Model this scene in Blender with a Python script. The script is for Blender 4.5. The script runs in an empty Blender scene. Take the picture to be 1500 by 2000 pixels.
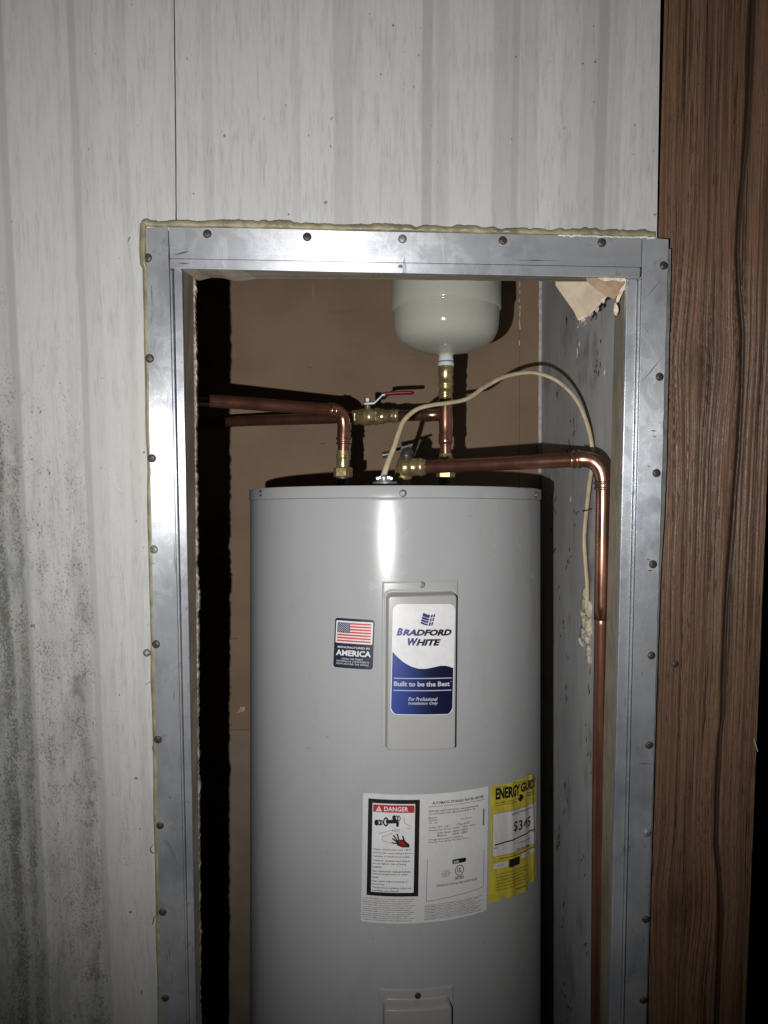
import bpy, bmesh, math, random
import numpy as np
from mathutils import Vector, Matrix
random.seed(7)
R = math.radians
scene = bpy.context.scene
COL = scene.collection

# ------------------------------------------------------------------ camera
F, PITCH, CAMZ = 1450.0, R(0.5), 1.5
C0 = Vector((0, 0, CAMZ))
cam = bpy.data.cameras.new('camera')
cam.sensor_fit = 'VERTICAL'; cam.sensor_height = 36.0; cam.lens = 36.0 * F / 2000.0
cam.clip_start = 0.02; cam.clip_end = 300
camo = bpy.data.objects.new('camera', cam); COL.objects.link(camo)
camo.location = C0; camo.rotation_euler = (R(90) - PITCH, 0, 0)
scene.camera = camo

# ------------------------------------------------------------------ night sky, the flash lamp, exposure
world = bpy.data.worlds.new('World'); scene.world = world; world.use_nodes = True
wn = world.node_tree.nodes; wl = world.node_tree.links
sky = wn.new('ShaderNodeTexSky'); sky.sky_type = 'NISHITA'; sky.sun_disc = False
sky.sun_elevation = R(-4); sky.sun_rotation = R(200)
wl.new(sky.outputs[0], wn['Background'].inputs[0]); wn['Background'].inputs[1].default_value = 0.06

LIGHT = Vector((-0.135, 0.0, CAMZ - 0.07))
ld = bpy.data.lights.new('flash_lamp', 'SPOT')
ld.energy = 60.0; ld.color = (1.0, 0.985, 0.965); ld.shadow_soft_size = 0.005
ld.spot_size = R(114); ld.spot_blend = 1.0
lo = bpy.data.objects.new('flash_lamp', ld); COL.objects.link(lo)
lo.location = LIGHT
AIM = Vector((-0.085, 1.1, CAMZ + 0.165))
lo.rotation_euler = (AIM - LIGHT).to_track_quat('-Z', 'Y').to_euler()

scene.view_settings.view_transform = 'Standard'; scene.view_settings.look = 'None'
scene.view_settings.exposure = 0.0; scene.view_settings.gamma = 1.0
scene.view_settings.use_curve_mapping = False

# ------------------------------------------------------------------ measuring helpers (photo measurements -> metres)
FW = Vector((0, math.cos(PITCH), -math.sin(PITCH))); UP = Vector((0, math.sin(PITCH), math.cos(PITCH)))
def ray(px, py): return FW * F + Vector((px - 750, 0, 0)) + UP * (1000 - py)
def D(px, py, y):
    r = ray(px, py); return C0 + r * (y / r.y)
PHI = R(5.25)                                   # the outer wall leans out a little at the top
WN = Vector((0, -math.cos(PHI), -math.sin(PHI)))
def W(px, py, n=0.0):
    r = ray(px, py); return C0 + r * ((1.1 - n) / r.dot(-WN))
def lerp(a, b, t): return a + (b - a) * t
def edge(x0, y0, x1, y1):                        # straight frame edge: x at a given y
    return lambda y: lerp(x0, x1, (y - y0) / (y1 - y0))

# ------------------------------------------------------------------ numpy noise
_rng = np.random.RandomState(3); _G = _rng.rand(256, 256)
def vnoise(x, y):
    xi = np.floor(x).astype(int); yi = np.floor(y).astype(int); fx = x - xi; fy = y - yi
    fx = fx * fx * (3 - 2 * fx); fy = fy * fy * (3 - 2 * fy)
    a = _G[xi % 256, yi % 256]; b = _G[(xi + 1) % 256, yi % 256]; c = _G[xi % 256, (yi + 1) % 256]; d = _G[(xi + 1) % 256, (yi + 1) % 256]
    return (a * (1 - fx) + b * fx) * (1 - fy) + (c * (1 - fx) + d * fx) * fy
def fbm(x, y, o=4):
    s = 0; a = 0.5; t = 0
    for k in range(o):
        s = s + a * vnoise(x + 17.3 * k, y + 9.1 * k); t += a; a *= 0.5; x = x * 2; y = y * 2
    return s / t
def n1(x, seed=0, o=3): return float(fbm(np.array([x]), np.array([seed * 7.7 + 0.5]), o)[0])

# ------------------------------------------------------------------ material helpers
class NT:
    def __init__(s, name):
        s.m = bpy.data.materials.new(name); s.m.use_nodes = True
        s.n = s.m.node_tree.nodes; s.l = s.m.node_tree.links; s.b = s.n['Principled BSDF']
        s.co = s.n.new('ShaderNodeTexCoord').outputs['Object']
    def set(s, **k):
        for a, v in k.items():
            i = s.b.inputs[a.replace('_', ' ')]
            if hasattr(v, 'is_linked') or isinstance(v, bpy.types.NodeSocket): s.l.new(v, i)
            else: i.default_value = v
        return s
    def mapped(s, sc=(1, 1, 1), loc=(0, 0, 0), rot=(0, 0, 0)):
        n = s.n.new('ShaderNodeMapping'); n.inputs['Scale'].default_value = sc; n.inputs['Location'].default_value = loc
        n.inputs['Rotation'].default_value = rot
        s.l.new(s.co, n.inputs[0]); return n.outputs[0]
    def noise(s, vec, scale, detail=4, rough=0.55, dist=0.0):
        n = s.n.new('ShaderNodeTexNoise'); n.inputs['Scale'].default_value = scale; n.inputs['Detail'].default_value = detail
        n.inputs['Roughness'].default_value = rough; n.inputs['Distortion'].default_value = dist
        s.l.new(vec, n.inputs['Vector']); return n.outputs['Fac']
    def rng(s, v, a, b, c=0.0, d=1.0, smooth=True):
        n = s.n.new('ShaderNodeMapRange'); n.interpolation_type = 'SMOOTHSTEP' if smooth else 'LINEAR'
        for i, x in zip((1, 2, 3, 4), (a, b, c, d)): n.inputs[i].default_value = x
        s.l.new(v, n.inputs[0]); return n.outputs[0]
    def math(s, op, a, b=0.0):
        n = s.n.new('ShaderNodeMath'); n.operation = op
        for i, x in enumerate((a, b)):
            if isinstance(x, (int, float)): n.inputs[i].default_value = x
            else: s.l.new(x, n.inputs[i])
        return n.outputs[0]
    def mix(s, f, a, b, mode='MIX'):
        n = s.n.new('ShaderNodeMix'); n.data_type = 'RGBA'; n.blend_type = mode
        for i, x in zip((0, 6, 7), (f, a, b)):
            if isinstance(x, (int, float)): n.inputs[i].default_value = x
            elif isinstance(x, tuple): n.inputs[i].default_value = x if len(x) == 4 else x + (1,)
            else: s.l.new(x, n.inputs[i])
        return n.outputs[2]
    def xyz(s):
        n = s.n.new('ShaderNodeSeparateXYZ'); s.l.new(s.co, n.inputs[0]); return n.outputs
    def ramp(s, f, stops, interp='LINEAR'):
        n = s.n.new('ShaderNodeValToRGB'); e = n.color_ramp.elements; n.color_ramp.interpolation = interp
        for i, (p, c) in enumerate(stops):
            if not isinstance(c, tuple): c = (c, c, c)
            x = e[i] if i < 2 else e.new(p)
            x.position = p; x.color = c + (1,)
        s.l.new(f, n.inputs[0]); return n.outputs[0]
    def bump(s, h, strength=0.3, dist=0.002):
        n = s.n.new('ShaderNodeBump'); n.inputs['Strength'].default_value = strength; n.inputs['Distance'].default_value = dist
        s.l.new(h, n.inputs['Height']); s.l.new(n.outputs[0], s.b.inputs['Normal']); return s
def pbr(name, col, rough=0.5, metal=0.0, var=0.15, scale=30, sc=(1, 1, 1), bump=0.0, rvar=0.1, **k):
    t = NT(name); v = t.mapped(sc); f = t.noise(v, scale, 5)
    f2 = t.rng(f, 0.3, 0.7)
    c = t.mix(f2, tuple(x * (1 - var) for x in col), tuple(min(1, x * (1 + var)) for x in col))
    t.set(Base_Color=c, Metallic=metal, Roughness=t.rng(f, 0.3, 0.7, max(0.02, rough - rvar), rough + rvar), **k)
    if bump: t.bump(f, bump)
    return t.m

def siding_mat(name, bands, x0, x1, mold):
    t = NT(name); o = t.xyz()
    warp = t.noise(t.mapped((3, 1, 1.2)), 3.0, 2)
    xw = t.math('ADD', o[0], t.math('MULTIPLY', t.math('SUBTRACT', warp, 0.5), 0.005))
    f = t.rng(xw, x0, x1, 0, 1, False)
    band = t.ramp(f, [((x - x0) / (x1 - x0), g ** 1.55) for x, g in bands])
    streak = t.noise(t.mapped((1, 1, 0.0022)), 160, 3, 0.6)
    fine = t.noise(t.mapped((1, 1, 0.0035)), 800, 1, 0.6)
    c = t.mix(1.0, (0.492, 0.489, 0.478), band, 'MULTIPLY')
    c = t.mix(t.rng(streak, 0.42, 0.72, 0, 0.42), c, (0.34, 0.34, 0.335))
    c = t.mix(t.rng(fine, 0.5, 0.75, 0, 0.16), c, (0.34, 0.34, 0.33))
    thin = t.noise(t.mapped((1, 1, 0.0022), (2.3, 0, 0)), 430, 1, 0.5)
    c = t.mix(t.math('MULTIPLY', t.rng(thin, 0.48, 0.70), t.rng(streak, 0.40, 0.62, 0.04, 0.30)), c, (0.25, 0.25, 0.25))
    mott = t.noise(t.mapped((1, 1, 0.8), (8, 0, 3)), 300, 3, 0.7)
    c = t.mix(t.rng(mott, 0.5, 0.75, 0, 0.12), c, (0.3, 0.3, 0.29))
    # cream cast and small specks of dirt
    c = t.mix(t.rng(t.noise(t.mapped((1, 1, 0.4)), 5, 3), 0.42, 0.68, 0, 0.22), c, (0.50, 0.49, 0.45))
    sp = t.noise(t.mapped((1, 1, 0.8), (3.1, 0, 1.7)), 95, 2, 0.5)
    c = t.mix(t.rng(sp, 0.735, 0.765, 0, 0.75), c, (0.10, 0.095, 0.085))
    if mold:
        # mould: upright runs where water has trickled, each starting at its own height, wider towards the ground
        X = lambda px: W(px, 1500).x
        runs = [(-300, .4), (-40, .5), (-12, .55), (0, .62), (10, .66), (20, 1.15), (30, 1.15), (37, .5), (46, .55), (55, .84), (62, .84), (67, .38), (84, .36), (96, .46), (112, .40), (126, .44), (142, .40), (158, .56), (176, .60), (188, .48), (196, .14), (215, .10), (240, .16), (262, .12), (300, .03)]
        x0_, x1_ = X(-300), X(300)
        wob = t.noise(t.mapped((2, 1, 3)), 4.0, 3)
        xm = t.math('ADD', o[0], t.math('MULTIPLY', t.math('SUBTRACT', wob, 0.5), 0.020))
        dens = t.ramp(t.rng(xm, x0_, x1_, 0, 1, False), [((X(p) - x0_) / (x1_ - x0_), d) for p, d in runs])
        big = t.noise(t.mapped((1.0, 1, 0.35)), 13, 4, 0.6)
        zst = t.math('ADD', t.math('ADD', o[2], t.math('MULTIPLY', o[0], 1.30)), t.math('MULTIPLY', t.math('SUBTRACT', big, 0.5), 0.5))
        fall = t.rng(zst, 1.30, 0.62)
        amt = t.math('MULTIPLY', dens, fall)
        ck = t.noise(t.mapped((1, 1, 0.16)), 46, 4, 0.65)
        veil = t.math('MULTIPLY', t.rng(ck, 0.30, 0.72, 0.25, 1.0), t.rng(amt, 0.15, 0.9, 0, 0.92))
        smk = t.noise(t.mapped((1, 1, 0.35), (3, 2, 6)), 24, 6, 0.72)
        veil = t.math('MAXIMUM', veil, t.math('MULTIPLY', t.rng(smk, 0.40, 0.68), t.rng(amt, 0.05, 0.7, 0, 0.78)))
        c = t.mix(veil, c, (0.165, 0.168, 0.152))
        speck = t.noise(t.mapped((1, 1, 0.75), rot=(0, R(28), 0)), 330, 4, 0.7)
        clus = t.noise(t.mapped((1, 1, 0.6), (5, 1, 2)), 38, 3, 0.6)
        th = t.math('ADD', t.math('ADD', speck, t.math('MULTIPLY', amt, 0.17)), t.math('MULTIPLY', t.math('SUBTRACT', clus, 0.5), 0.32))
        c = t.mix(t.math('MULTIPLY', t.rng(th, 0.60, 0.76), t.rng(amt, 0.01, 0.22, 0, 0.72)), c, (0.085, 0.088, 0.075))
        blot = t.noise(t.mapped((1, 1, 0.5), (2, 0, 1), rot=(0, R(-24), 0)), 34, 6, 0.75)
        bm_ = t.rng(t.math('ADD', blot, t.math('MULTIPLY', amt, 0.10)), 0.58, 0.74)
        c = t.mix(t.math('MULTIPLY', bm_, t.rng(amt, 0.12, 0.6, 0, 0.65)), c, (0.15, 0.145, 0.115))
    t.set(Base_Color=c, Roughness=t.rng(streak, 0.3, 0.7, 0.38, 0.52), Specular_IOR_Level=0.35)
    wav = t.noise(t.mapped((1, 1, 0.02)), 120, 3, 0.5)
    t.bump(wav, 0.12, 0.002)
    return t.m

def alu_mat(name, sc, tangent):
    t = NT(name)
    br = t.noise(t.mapped(sc), 300, 4, 0.6)
    st = t.noise(t.mapped(tuple(0.18 + 0.82 * x for x in sc)), 20, 5, 0.6)
    bl = t.noise(t.mapped((1, 1, 0.8), (2, 5, 1)), 11, 4, 0.6)
    c = t.mix(t.rng(st, 0.3, 0.7), (0.75, 0.765, 0.795), (0.56, 0.585, 0.625))
    c = t.mix(t.rng(bl, 0.42, 0.70, 0, 0.62), c, (0.30, 0.335, 0.41))
    c = t.mix(t.rng(br, 0.40, 0.65, 0, 0.10), c, (0.8, 0.82, 0.86))
    sp = t.noise(t.mapped((1, 1, 0.7), (1, 0, 4)), 150, 2)
    c = t.mix(t.rng(sp, 0.71, 0.77, 0, 0.6), c, (0.10, 0.10, 0.11))
    wh = t.noise(t.mapped((1, 1, 1), (6, 2, 4)), 60, 3, 0.65)
    c = t.mix(t.rng(wh, 0.62, 0.74, 0, 0.35), c, (0.8, 0.8, 0.82))
    sm = t.noise(t.mapped((1, 1, 0.8), (3, 3, 9), rot=(0, R(35), 0)), 30, 6, 0.7, 0.8)
    c = t.mix(t.rng(sm, 0.54, 0.70, 0, 0.55), c, (0.20, 0.225, 0.28))
    sc2 = t.noise(t.mapped((1, 1, 0.10), (1, 2, 8), rot=(0, R(48), 0)), 75, 2, 0.5)
    c = t.mix(t.rng(sc2, 0.70, 0.74, 0, 0.5), c, (0.13, 0.14, 0.17))
    v = t.n.new('ShaderNodeCombineXYZ')
    for i, x in enumerate(tangent): v.inputs[i].default_value = x
    t.set(Base_Color=c, Metallic=0.66, Roughness=t.math('ADD', t.rng(st, 0.3, 0.7, 0.27, 0.36), t.rng(sm, 0.45, 0.7, 0, 0.12)), Anisotropic=0.72, Tangent=v.outputs[0])
    t.bump(br, 0.10, 0.0005)
    return t.m

def wood_mat(name, c1, c2, sc=(1, 1, 0.06), scale=120, rough=0.75):
    t = NT(name); g = t.noise(t.mapped(sc), scale, 5, 0.6, 0.6); b = t.noise(t.mapped(), 9, 4)
    c = t.mix(t.rng(g, 0.3, 0.7), c1, c2); c = t.mix(t.rng(b, 0.45, 0.75, 0, 0.5), c, tuple(x * 0.45 for x in c2))
    t.set(Base_Color=c, Roughness=rough); t.bump(g, 0.4, 0.002); return t.m

M = {}
M['alu_h'] = alu_mat('aluminium_header', (0.03, 1, 1), (0, 0, 1)); M['alu_v'] = alu_mat('aluminium_upright', (1, 1, 0.03), (1, 0, 0))
M['screw'] = pbr('rusty_screw', (0.075, 0.058, 0.05), 0.5, 0.35, 0.35, 300, bump=0.3)
M['screw_grey'] = pbr('zinc_screw', (0.24, 0.245, 0.25), 0.55, 0.5, 0.3, 300)
M['foam'] = pbr('yellowed_foam', (0.265, 0.238, 0.145), 0.5, 0, 0.33, 34, bump=0.35)
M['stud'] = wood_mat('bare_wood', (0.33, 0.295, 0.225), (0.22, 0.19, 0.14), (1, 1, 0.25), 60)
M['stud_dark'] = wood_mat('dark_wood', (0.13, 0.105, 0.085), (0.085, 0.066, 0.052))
M['rail'] = wood_mat('header_wood', (0.36, 0.305, 0.245), (0.21, 0.172, 0.135), (0.06, 1, 1))
M['torn'] = pbr('torn_board_edge', (0.40, 0.345, 0.27), 0.85, 0, 0.45, 150, bump=0.6)
M['plaster'] = pbr('cream_plasterboard', (0.55, 0.45, 0.33), 0.8, 0, 0.13, 40, bump=0.15)
M['paper'] = pbr('brown_plasterboard_paper', (0.36, 0.25, 0.165), 0.8, 0, 0.2, 60, bump=0.2)
M['gypsum'] = pbr('gypsum_crumbs', (0.66, 0.55, 0.43), 0.9, 0, 0.25, 150, bump=0.6)
M['tank'] = NT('grey_enamel')
def _tank():
    t = M['tank']; f = t.noise(t.mapped((1, 1, 0.25)), 5, 4); g = t.noise(t.mapped(), 420, 2)
    c = t.mix(t.rng(f, 0.35, 0.7), (0.395, 0.402, 0.412), (0.365, 0.370, 0.376))
    du = t.noise(t.mapped((1, 1, 0.6), (4, 4, 1)), 12, 6, 0.7)
    c = t.mix(t.rng(du, 0.52, 0.72, 0, 0.16), c, (0.24, 0.235, 0.22))
    nk = t.noise(t.mapped((1, 1, 1), (9, 3, 2)), 85, 2, 0.5)
    c = t.mix(t.rng(nk, 0.745, 0.77, 0, 0.35), c, (0.14, 0.14, 0.14))
    t.set(Base_Color=c, Roughness=t.math('ADD', t.rng(f, 0.3, 0.7, 0.18, 0.24), t.rng(t.noise(t.mapped((1, 1, 1), (3, 1, 5)), 26, 5, 0.7), 0.55, 0.75, 0, 0.12)), Specular_IOR_Level=0.36); t.bump(g, 0.05, 0.0005); return t.m
M['tank'] = _tank()
M['cover'] = pbr('grey_plastic', (0.385, 0.385, 0.372), 0.30, 0, 0.012, 30, rvar=0.02)
M['shell'] = pbr('cream_enamel', (0.44, 0.44, 0.385), 0.10, 0, 0.03, 12, rvar=0.03)
M['black_lid'] = pbr('black_plastic', (0.02, 0.02, 0.022), 0.5)
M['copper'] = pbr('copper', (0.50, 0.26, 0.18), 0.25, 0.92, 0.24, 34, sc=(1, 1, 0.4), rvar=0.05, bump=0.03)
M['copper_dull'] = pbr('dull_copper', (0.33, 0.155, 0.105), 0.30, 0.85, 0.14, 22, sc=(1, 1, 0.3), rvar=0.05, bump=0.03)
M['brass'] = pbr('brass', (0.56, 0.45, 0.23), 0.30, 0.78, 0.22, 60, rvar=0.08, bump=0.05)
M['steel'] = pbr('zinc_steel', (0.42, 0.44, 0.48), 0.38, 0.7, 0.15, 80)
M['dark_steel'] = pbr('dark_steel', (0.11, 0.11, 0.115), 0.45, 0.6, 0.2, 80)
M['red'] = pbr('red_vinyl', (0.20, 0.012, 0.022), 0.35, 0, 0.1, 40)
M['cable'] = pbr('cream_cable', (0.52, 0.43, 0.28), 0.5, 0, 0.15, 60, sc=(1, 1, 1), bump=0.05)
M['nylon'] = pbr('white_tape', (0.66, 0.66, 0.62), 0.5, 0, 0.1, 90, bump=0.3)
M['tape_blue'] = pbr('blue_tape', (0.12, 0.22, 0.46), 0.5)
M['tie'] = pbr('black_tie', (0.02, 0.02, 0.02), 0.5)
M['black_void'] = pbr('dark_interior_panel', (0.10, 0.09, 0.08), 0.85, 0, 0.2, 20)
M['concrete'] = pbr('concrete', (0.22, 0.21, 0.2), 0.9, 0, 0.2, 18, bump=0.3)
M['soil'] = pbr('soil', (0.09, 0.075, 0.055), 0.95, 0, 0.4, 12, bump=0.6)
# flat print
for nm, c in (('white_print', (0.72, 0.72, 0.73)), ('paper_white', (0.62, 0.62, 0.61)), ('black_print', (0.012, 0.012, 0.014)), ('navy_print', (0.012, 0.016, 0.042)),
              ('grey_print', (0.09, 0.09, 0.09)), ('red_print', (0.42, 0.035, 0.03)), ('flag_red', (0.50, 0.045, 0.05)), ('flag_white', (0.80, 0.66, 0.66)), ('flag_blue', (0.02, 0.03, 0.08)),
              ('silver_print', (0.45, 0.47, 0.55)), ('purple_print', (0.035, 0.03, 0.16)), ('hand_red', (0.30, 0.012, 0.015))):
    M[nm] = pbr(nm, c, 0.38, 0, 0.03, 80, rvar=0.05)
M['yellow_paper'] = pbr('yellow_paper', (0.56, 0.47, 0.05), 0.42, 0, 0.10, 50, rvar=0.08, bump=0.08)

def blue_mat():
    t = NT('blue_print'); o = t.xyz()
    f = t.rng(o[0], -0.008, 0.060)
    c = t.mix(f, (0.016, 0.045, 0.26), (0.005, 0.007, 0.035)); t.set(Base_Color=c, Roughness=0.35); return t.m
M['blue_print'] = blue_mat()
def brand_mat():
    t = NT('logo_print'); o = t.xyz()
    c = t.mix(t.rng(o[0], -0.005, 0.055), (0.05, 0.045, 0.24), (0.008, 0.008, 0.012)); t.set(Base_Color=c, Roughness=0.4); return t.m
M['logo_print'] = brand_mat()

def backwall_mat():
    t = NT('brown_panel'); g = t.noise(t.mapped((0.10, 1, 1)), 70, 4, 0.6); b = t.noise(t.mapped(), 5, 4)
    c = t.mix(t.rng(b, 0.3, 0.7), (0.252, 0.167, 0.104), (0.200, 0.132, 0.082))
    c = t.mix(t.rng(g, 0.60, 0.76, 0, 0.30), c, (0.11, 0.079, 0.055))
    d = t.noise(t.mapped((0.35, 1, 1), (1, 2, 3)), 42, 3, 0.6)
    c = t.mix(t.rng(d, 0.70, 0.76, 0, 0.7), c, (0.08, 0.055, 0.04))
    s = t.noise(t.mapped((1, 1, 0.12), (4, 0, 3)), 60, 3, 0.6)
    c = t.mix(t.rng(s, 0.72, 0.78, 0, 0.30), c, (0.45, 0.40, 0.34))
    t.set(Base_Color=c, Roughness=0.7); t.bump(g, 0.2, 0.002); return t.m
M['backwall'] = backwall_mat()
def sidewall_mat():
    t = NT('grey_painted_panel'); b = t.noise(t.mapped((1, 0.6, 0.5)), 6, 4); g = t.noise(t.mapped((1, 0.35, 0.08)), 60, 3)
    c = t.mix(t.rng(b, 0.3, 0.7), (0.60, 0.60, 0.605), (0.47, 0.47, 0.475))
    c = t.mix(t.rng(g, 0.5, 0.75, 0, 0.2), c, (0.28, 0.27, 0.27))
    sm = t.noise(t.mapped((1, 0.6, 0.4), (1, 1, 2)), 17, 4, 0.6)
    c = t.mix(t.rng(sm, 0.54, 0.72, 0, 0.50), c, (0.12, 0.108, 0.105))
    up = t.noise(t.mapped((1, 1.0, 0.16), (2, 1, 5)), 40, 5, 0.65)
    c = t.mix(t.rng(up, 0.54, 0.72, 0, 0.36), c, (0.17, 0.165, 0.165))
    wh = t.noise(t.mapped((1, 0.5, 0.28), (7, 3, 2)), 46, 3)
    c = t.mix(t.rng(wh, 0.70, 0.74, 0, 0.8), c, (0.7, 0.68, 0.64))
    t.set(Base_Color=c, Roughness=0.6); t.bump(g, 0.15, 0.002); return t.m
M['sidewall'] = sidewall_mat()
M['mark'] = pbr('black_mould', (0.06, 0.058, 0.058), 0.8)
M['corner'] = pbr('corner_strip', (0.50, 0.49, 0.48), 0.6, 0, 0.2, 60)

def board_mat():
    t = NT('brown_wood_grain')
    a = t.n.new('ShaderNodeAttribute'); a.attribute_name = 'grain'
    g = a.outputs['Fac']
    fine = t.noise(t.mapped((1, 1, 0.035)), 560, 4, 0.65)
    dots = t.noise(t.mapped((1, 1, 0.25)), 900, 2, 0.5)
    b = t.noise(t.mapped((1, 1, 0.2)), 12, 3)
    c = t.mix(t.rng(g, 0.14, 0.58), (0.052, 0.031, 0.022), (0.218, 0.122, 0.075))
    c = t.mix(t.rng(b, 0.35, 0.7, 0, 0.45), c, t.mix(1.0, c, (0.70, 0.66, 0.64), 'MULTIPLY'))
    c = t.mix(t.rng(fine, 0.44, 0.66, 0, 0.55), c, (0.075, 0.045, 0.031))
    c = t.mix(t.rng(dots, 0.60, 0.72, 0, 0.6), c, (0.035, 0.02, 0.014))
    t.set(Base_Color=c, Roughness=t.rng(fine, 0.3, 0.7, 0.36, 0.52), Specular_IOR_Level=0.42)
    h = t.math('ADD', t.math('MULTIPLY', fine, -1.0), t.math('MULTIPLY', dots, -0.6))
    t.bump(h, 0.45, 0.0015); return t.m
M['board'] = board_mat()

# ------------------------------------------------------------------ object helpers
def thing(name, label, cat, loc=(0, 0, 0), rot=(0, 0, 0), group=None, kind=None):
    o = bpy.data.objects.new(name, None); COL.objects.link(o); o.empty_display_size = 0.05
    o.location = loc; o.rotation_euler = rot
    if label: o['label'] = label
    if cat: o['category'] = cat
    if group: o['group'] = group
    if kind: o['kind'] = kind
    return o
def off(parent):                                       # children are modelled in world metres under an unrotated root
    if parent is None or parent.parent is not None or parent.get('local'): return Vector((0, 0, 0))
    return -Vector(parent.location)
def obj(name, bm, mat, parent=None, smooth=False, label=None, cat=None, group=None, kind=None, loc=None):
    me = bpy.data.meshes.new(name)
    bmesh.ops.recalc_face_normals(bm, faces=bm.faces[:])
    bm.to_mesh(me); bm.free()
    for m in (mat if isinstance(mat, (list, tuple)) else [mat]): me.materials.append(M[m] if isinstance(m, str) else m)
    if smooth:
        me.polygons.foreach_set('use_smooth', [True] * len(me.polygons))
        if smooth != 'all': me.set_sharp_from_angle(angle=R(40))
    o = bpy.data.objects.new(name, me); COL.objects.link(o)
    if parent is not None: o.parent = parent; o.location = off(parent)
    if loc is not None: o.location = loc
    if label: o['label'] = label
    if cat: o['category'] = cat
    if group: o['group'] = group
    if kind: o['kind'] = kind
    return o
def single(name, bm, mat, base, label, cat, smooth=False, group=None, kind=None):   # a top-level thing that is one mesh, origin at its base
    base = Vector(base)
    bmesh.ops.translate(bm, verts=bm.verts[:], vec=-base)
    return obj(name, bm, mat, None, smooth, label, cat, group, kind, loc=base)

def add_prism(bm, front, back):
    n = len(front); a = [bm.verts.new(p) for p in front]; b = [bm.verts.new(p) for p in back]
    bm.faces.new(a); bm.faces.new(b[::-1])
    for i in range(n): bm.faces.new((a[i], b[i], b[(i + 1) % n], a[(i + 1) % n]))
def wall_prism(pts, nf, nb, bevel=0.0, bm=None):        # polygon measured on the leaning outer wall, real thickness along its normal
    bm2 = bmesh.new()
    fr = [W(x, y, nf) for x, y in pts]; bk = [p - WN * (nf - nb) for p in fr]
    add_prism(bm2, fr, bk)
    if bevel: bmesh.ops.bevel(bm2, geom=bm2.edges[:], offset=bevel, segments=2, affect='EDGES', clamp_overlap=True)
    return bm2
def box(bm, x0, x1, y0, y1, z0, z1):
    add_prism(bm, [Vector((x0, y0, z0)), Vector((x1, y0, z0)), Vector((x1, y0, z1)), Vector((x0, y0, z1))],
              [Vector((x0, y1, z0)), Vector((x1, y1, z0)), Vector((x1, y1, z1)), Vector((x0, y1, z1))])
def spline(pts, n=8):
    pts = [Vector(p) for p in pts]; out = []
    P = [pts[0] * 2 - pts[1]] + pts + [pts[-1] * 2 - pts[-2]]
    for i in range(1, len(P) - 2):
        for k in range(n):
            t = k / n
            out.append(0.5 * ((2 * P[i]) + (P[i + 1] - P[i - 1]) * t + (2 * P[i - 1] - 5 * P[i] + 4 * P[i + 1] - P[i + 2]) * t * t
                              + (3 * P[i] - P[i - 1] - 3 * P[i + 1] + P[i + 2]) * t ** 3))
    out.append(pts[-1]); return out
def tube(bm, path, rad, seg=20, flat=1.0, up=Vector((0.3, 1, 0.2)), cap=True):
    path = [Vector(p) for p in path]; n = len(path); rings = []
    prev = None
    for i, p in enumerate(path):
        t = (path[min(i + 1, n - 1)] - path[max(i - 1, 0)]).normalized()
        if prev is None: a = t.cross(up).normalized()
        else: a = (prev - t * prev.dot(t)).normalized()
        prev = a; b = t.cross(a)
        r = rad[i] if isinstance(rad, (list, tuple)) else rad
        rings.append([bm.verts.new(p + (a * math.cos(2 * math.pi * k / seg) + b * math.sin(2 * math.pi * k / seg) * flat) * r) for k in range(seg)])
    for i in range(n - 1):
        for k in range(seg):
            bm.faces.new((rings[i][k], rings[i][(k + 1) % seg], rings[i + 1][(k + 1) % seg], rings[i + 1][k]))
    if cap: bm.faces.new(rings[0][::-1]); bm.faces.new(rings[-1])
def turned(p0, p1, prof, seg=28, bm=None):               # turned profile along p0->p1; prof: (t 0..1, radius)
    bm = bm or bmesh.new(); p0 = Vector(p0); p1 = Vector(p1)
    ax = (p1 - p0).normalized(); a = ax.orthogonal().normalized(); b = ax.cross(a); rings = []
    for t, r in prof:
        c = p0.lerp(p1, t); rings.append([bm.verts.new(c + (a * math.cos(2 * math.pi * k / seg) + b * math.sin(2 * math.pi * k / seg)) * r) for k in range(seg)])
    for i in range(len(rings) - 1):
        for k in range(seg): bm.faces.new((rings[i][k], rings[i][(k + 1) % seg], rings[i + 1][(k + 1) % seg], rings[i + 1][k]))
    bm.faces.new(rings[0][::-1]); bm.faces.new(rings[-1]); return bm
def hexnut(p0, p1, r, turn=0.0):
    bm = bmesh.new(); p0 = Vector(p0); p1 = Vector(p1); ax = (p1 - p0).normalized()
    a = Vector((0, -1, 0)); a = (a - ax * a.dot(ax)).normalized(); b = ax.cross(a); L = (p1 - p0).length
    rings = []
    for t, s in ((0, 0.93), (0.12, 1), (0.88, 1), (1, 0.93)):
        rings.append([bm.verts.new(p0.lerp(p1, t) + (a * math.cos(math.pi / 3 * k + turn) + b * math.sin(math.pi / 3 * k + turn)) * r * s) for k in range(6)])
    for i in range(3):
        for k in range(6): bm.faces.new((rings[i][k], rings[i][(k + 1) % 6], rings[i + 1][(k + 1) % 6], rings[i + 1][k]))
    bm.faces.new(rings[0][::-1]); bm.faces.new(rings[-1]); return bm
def blob(bm, c, rx, ry, rz, amp=0.25, seed=0, sub=3, fr=1.0):
    r = bmesh.ops.create_icosphere(bm, subdivisions=sub, radius=1.0)
    for v in r['verts']:
        d = v.co.normalized(); k = 1 + amp * 2 * (n1((d.x * 2.1 + d.z * 1.3 + 5) * fr + seed, seed + (d.y + d.x * .5) * .4 * fr) - 0.5)
        v.co = Vector(c) + Vector((d.x * rx, d.y * ry, d.z * rz)) * k

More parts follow.
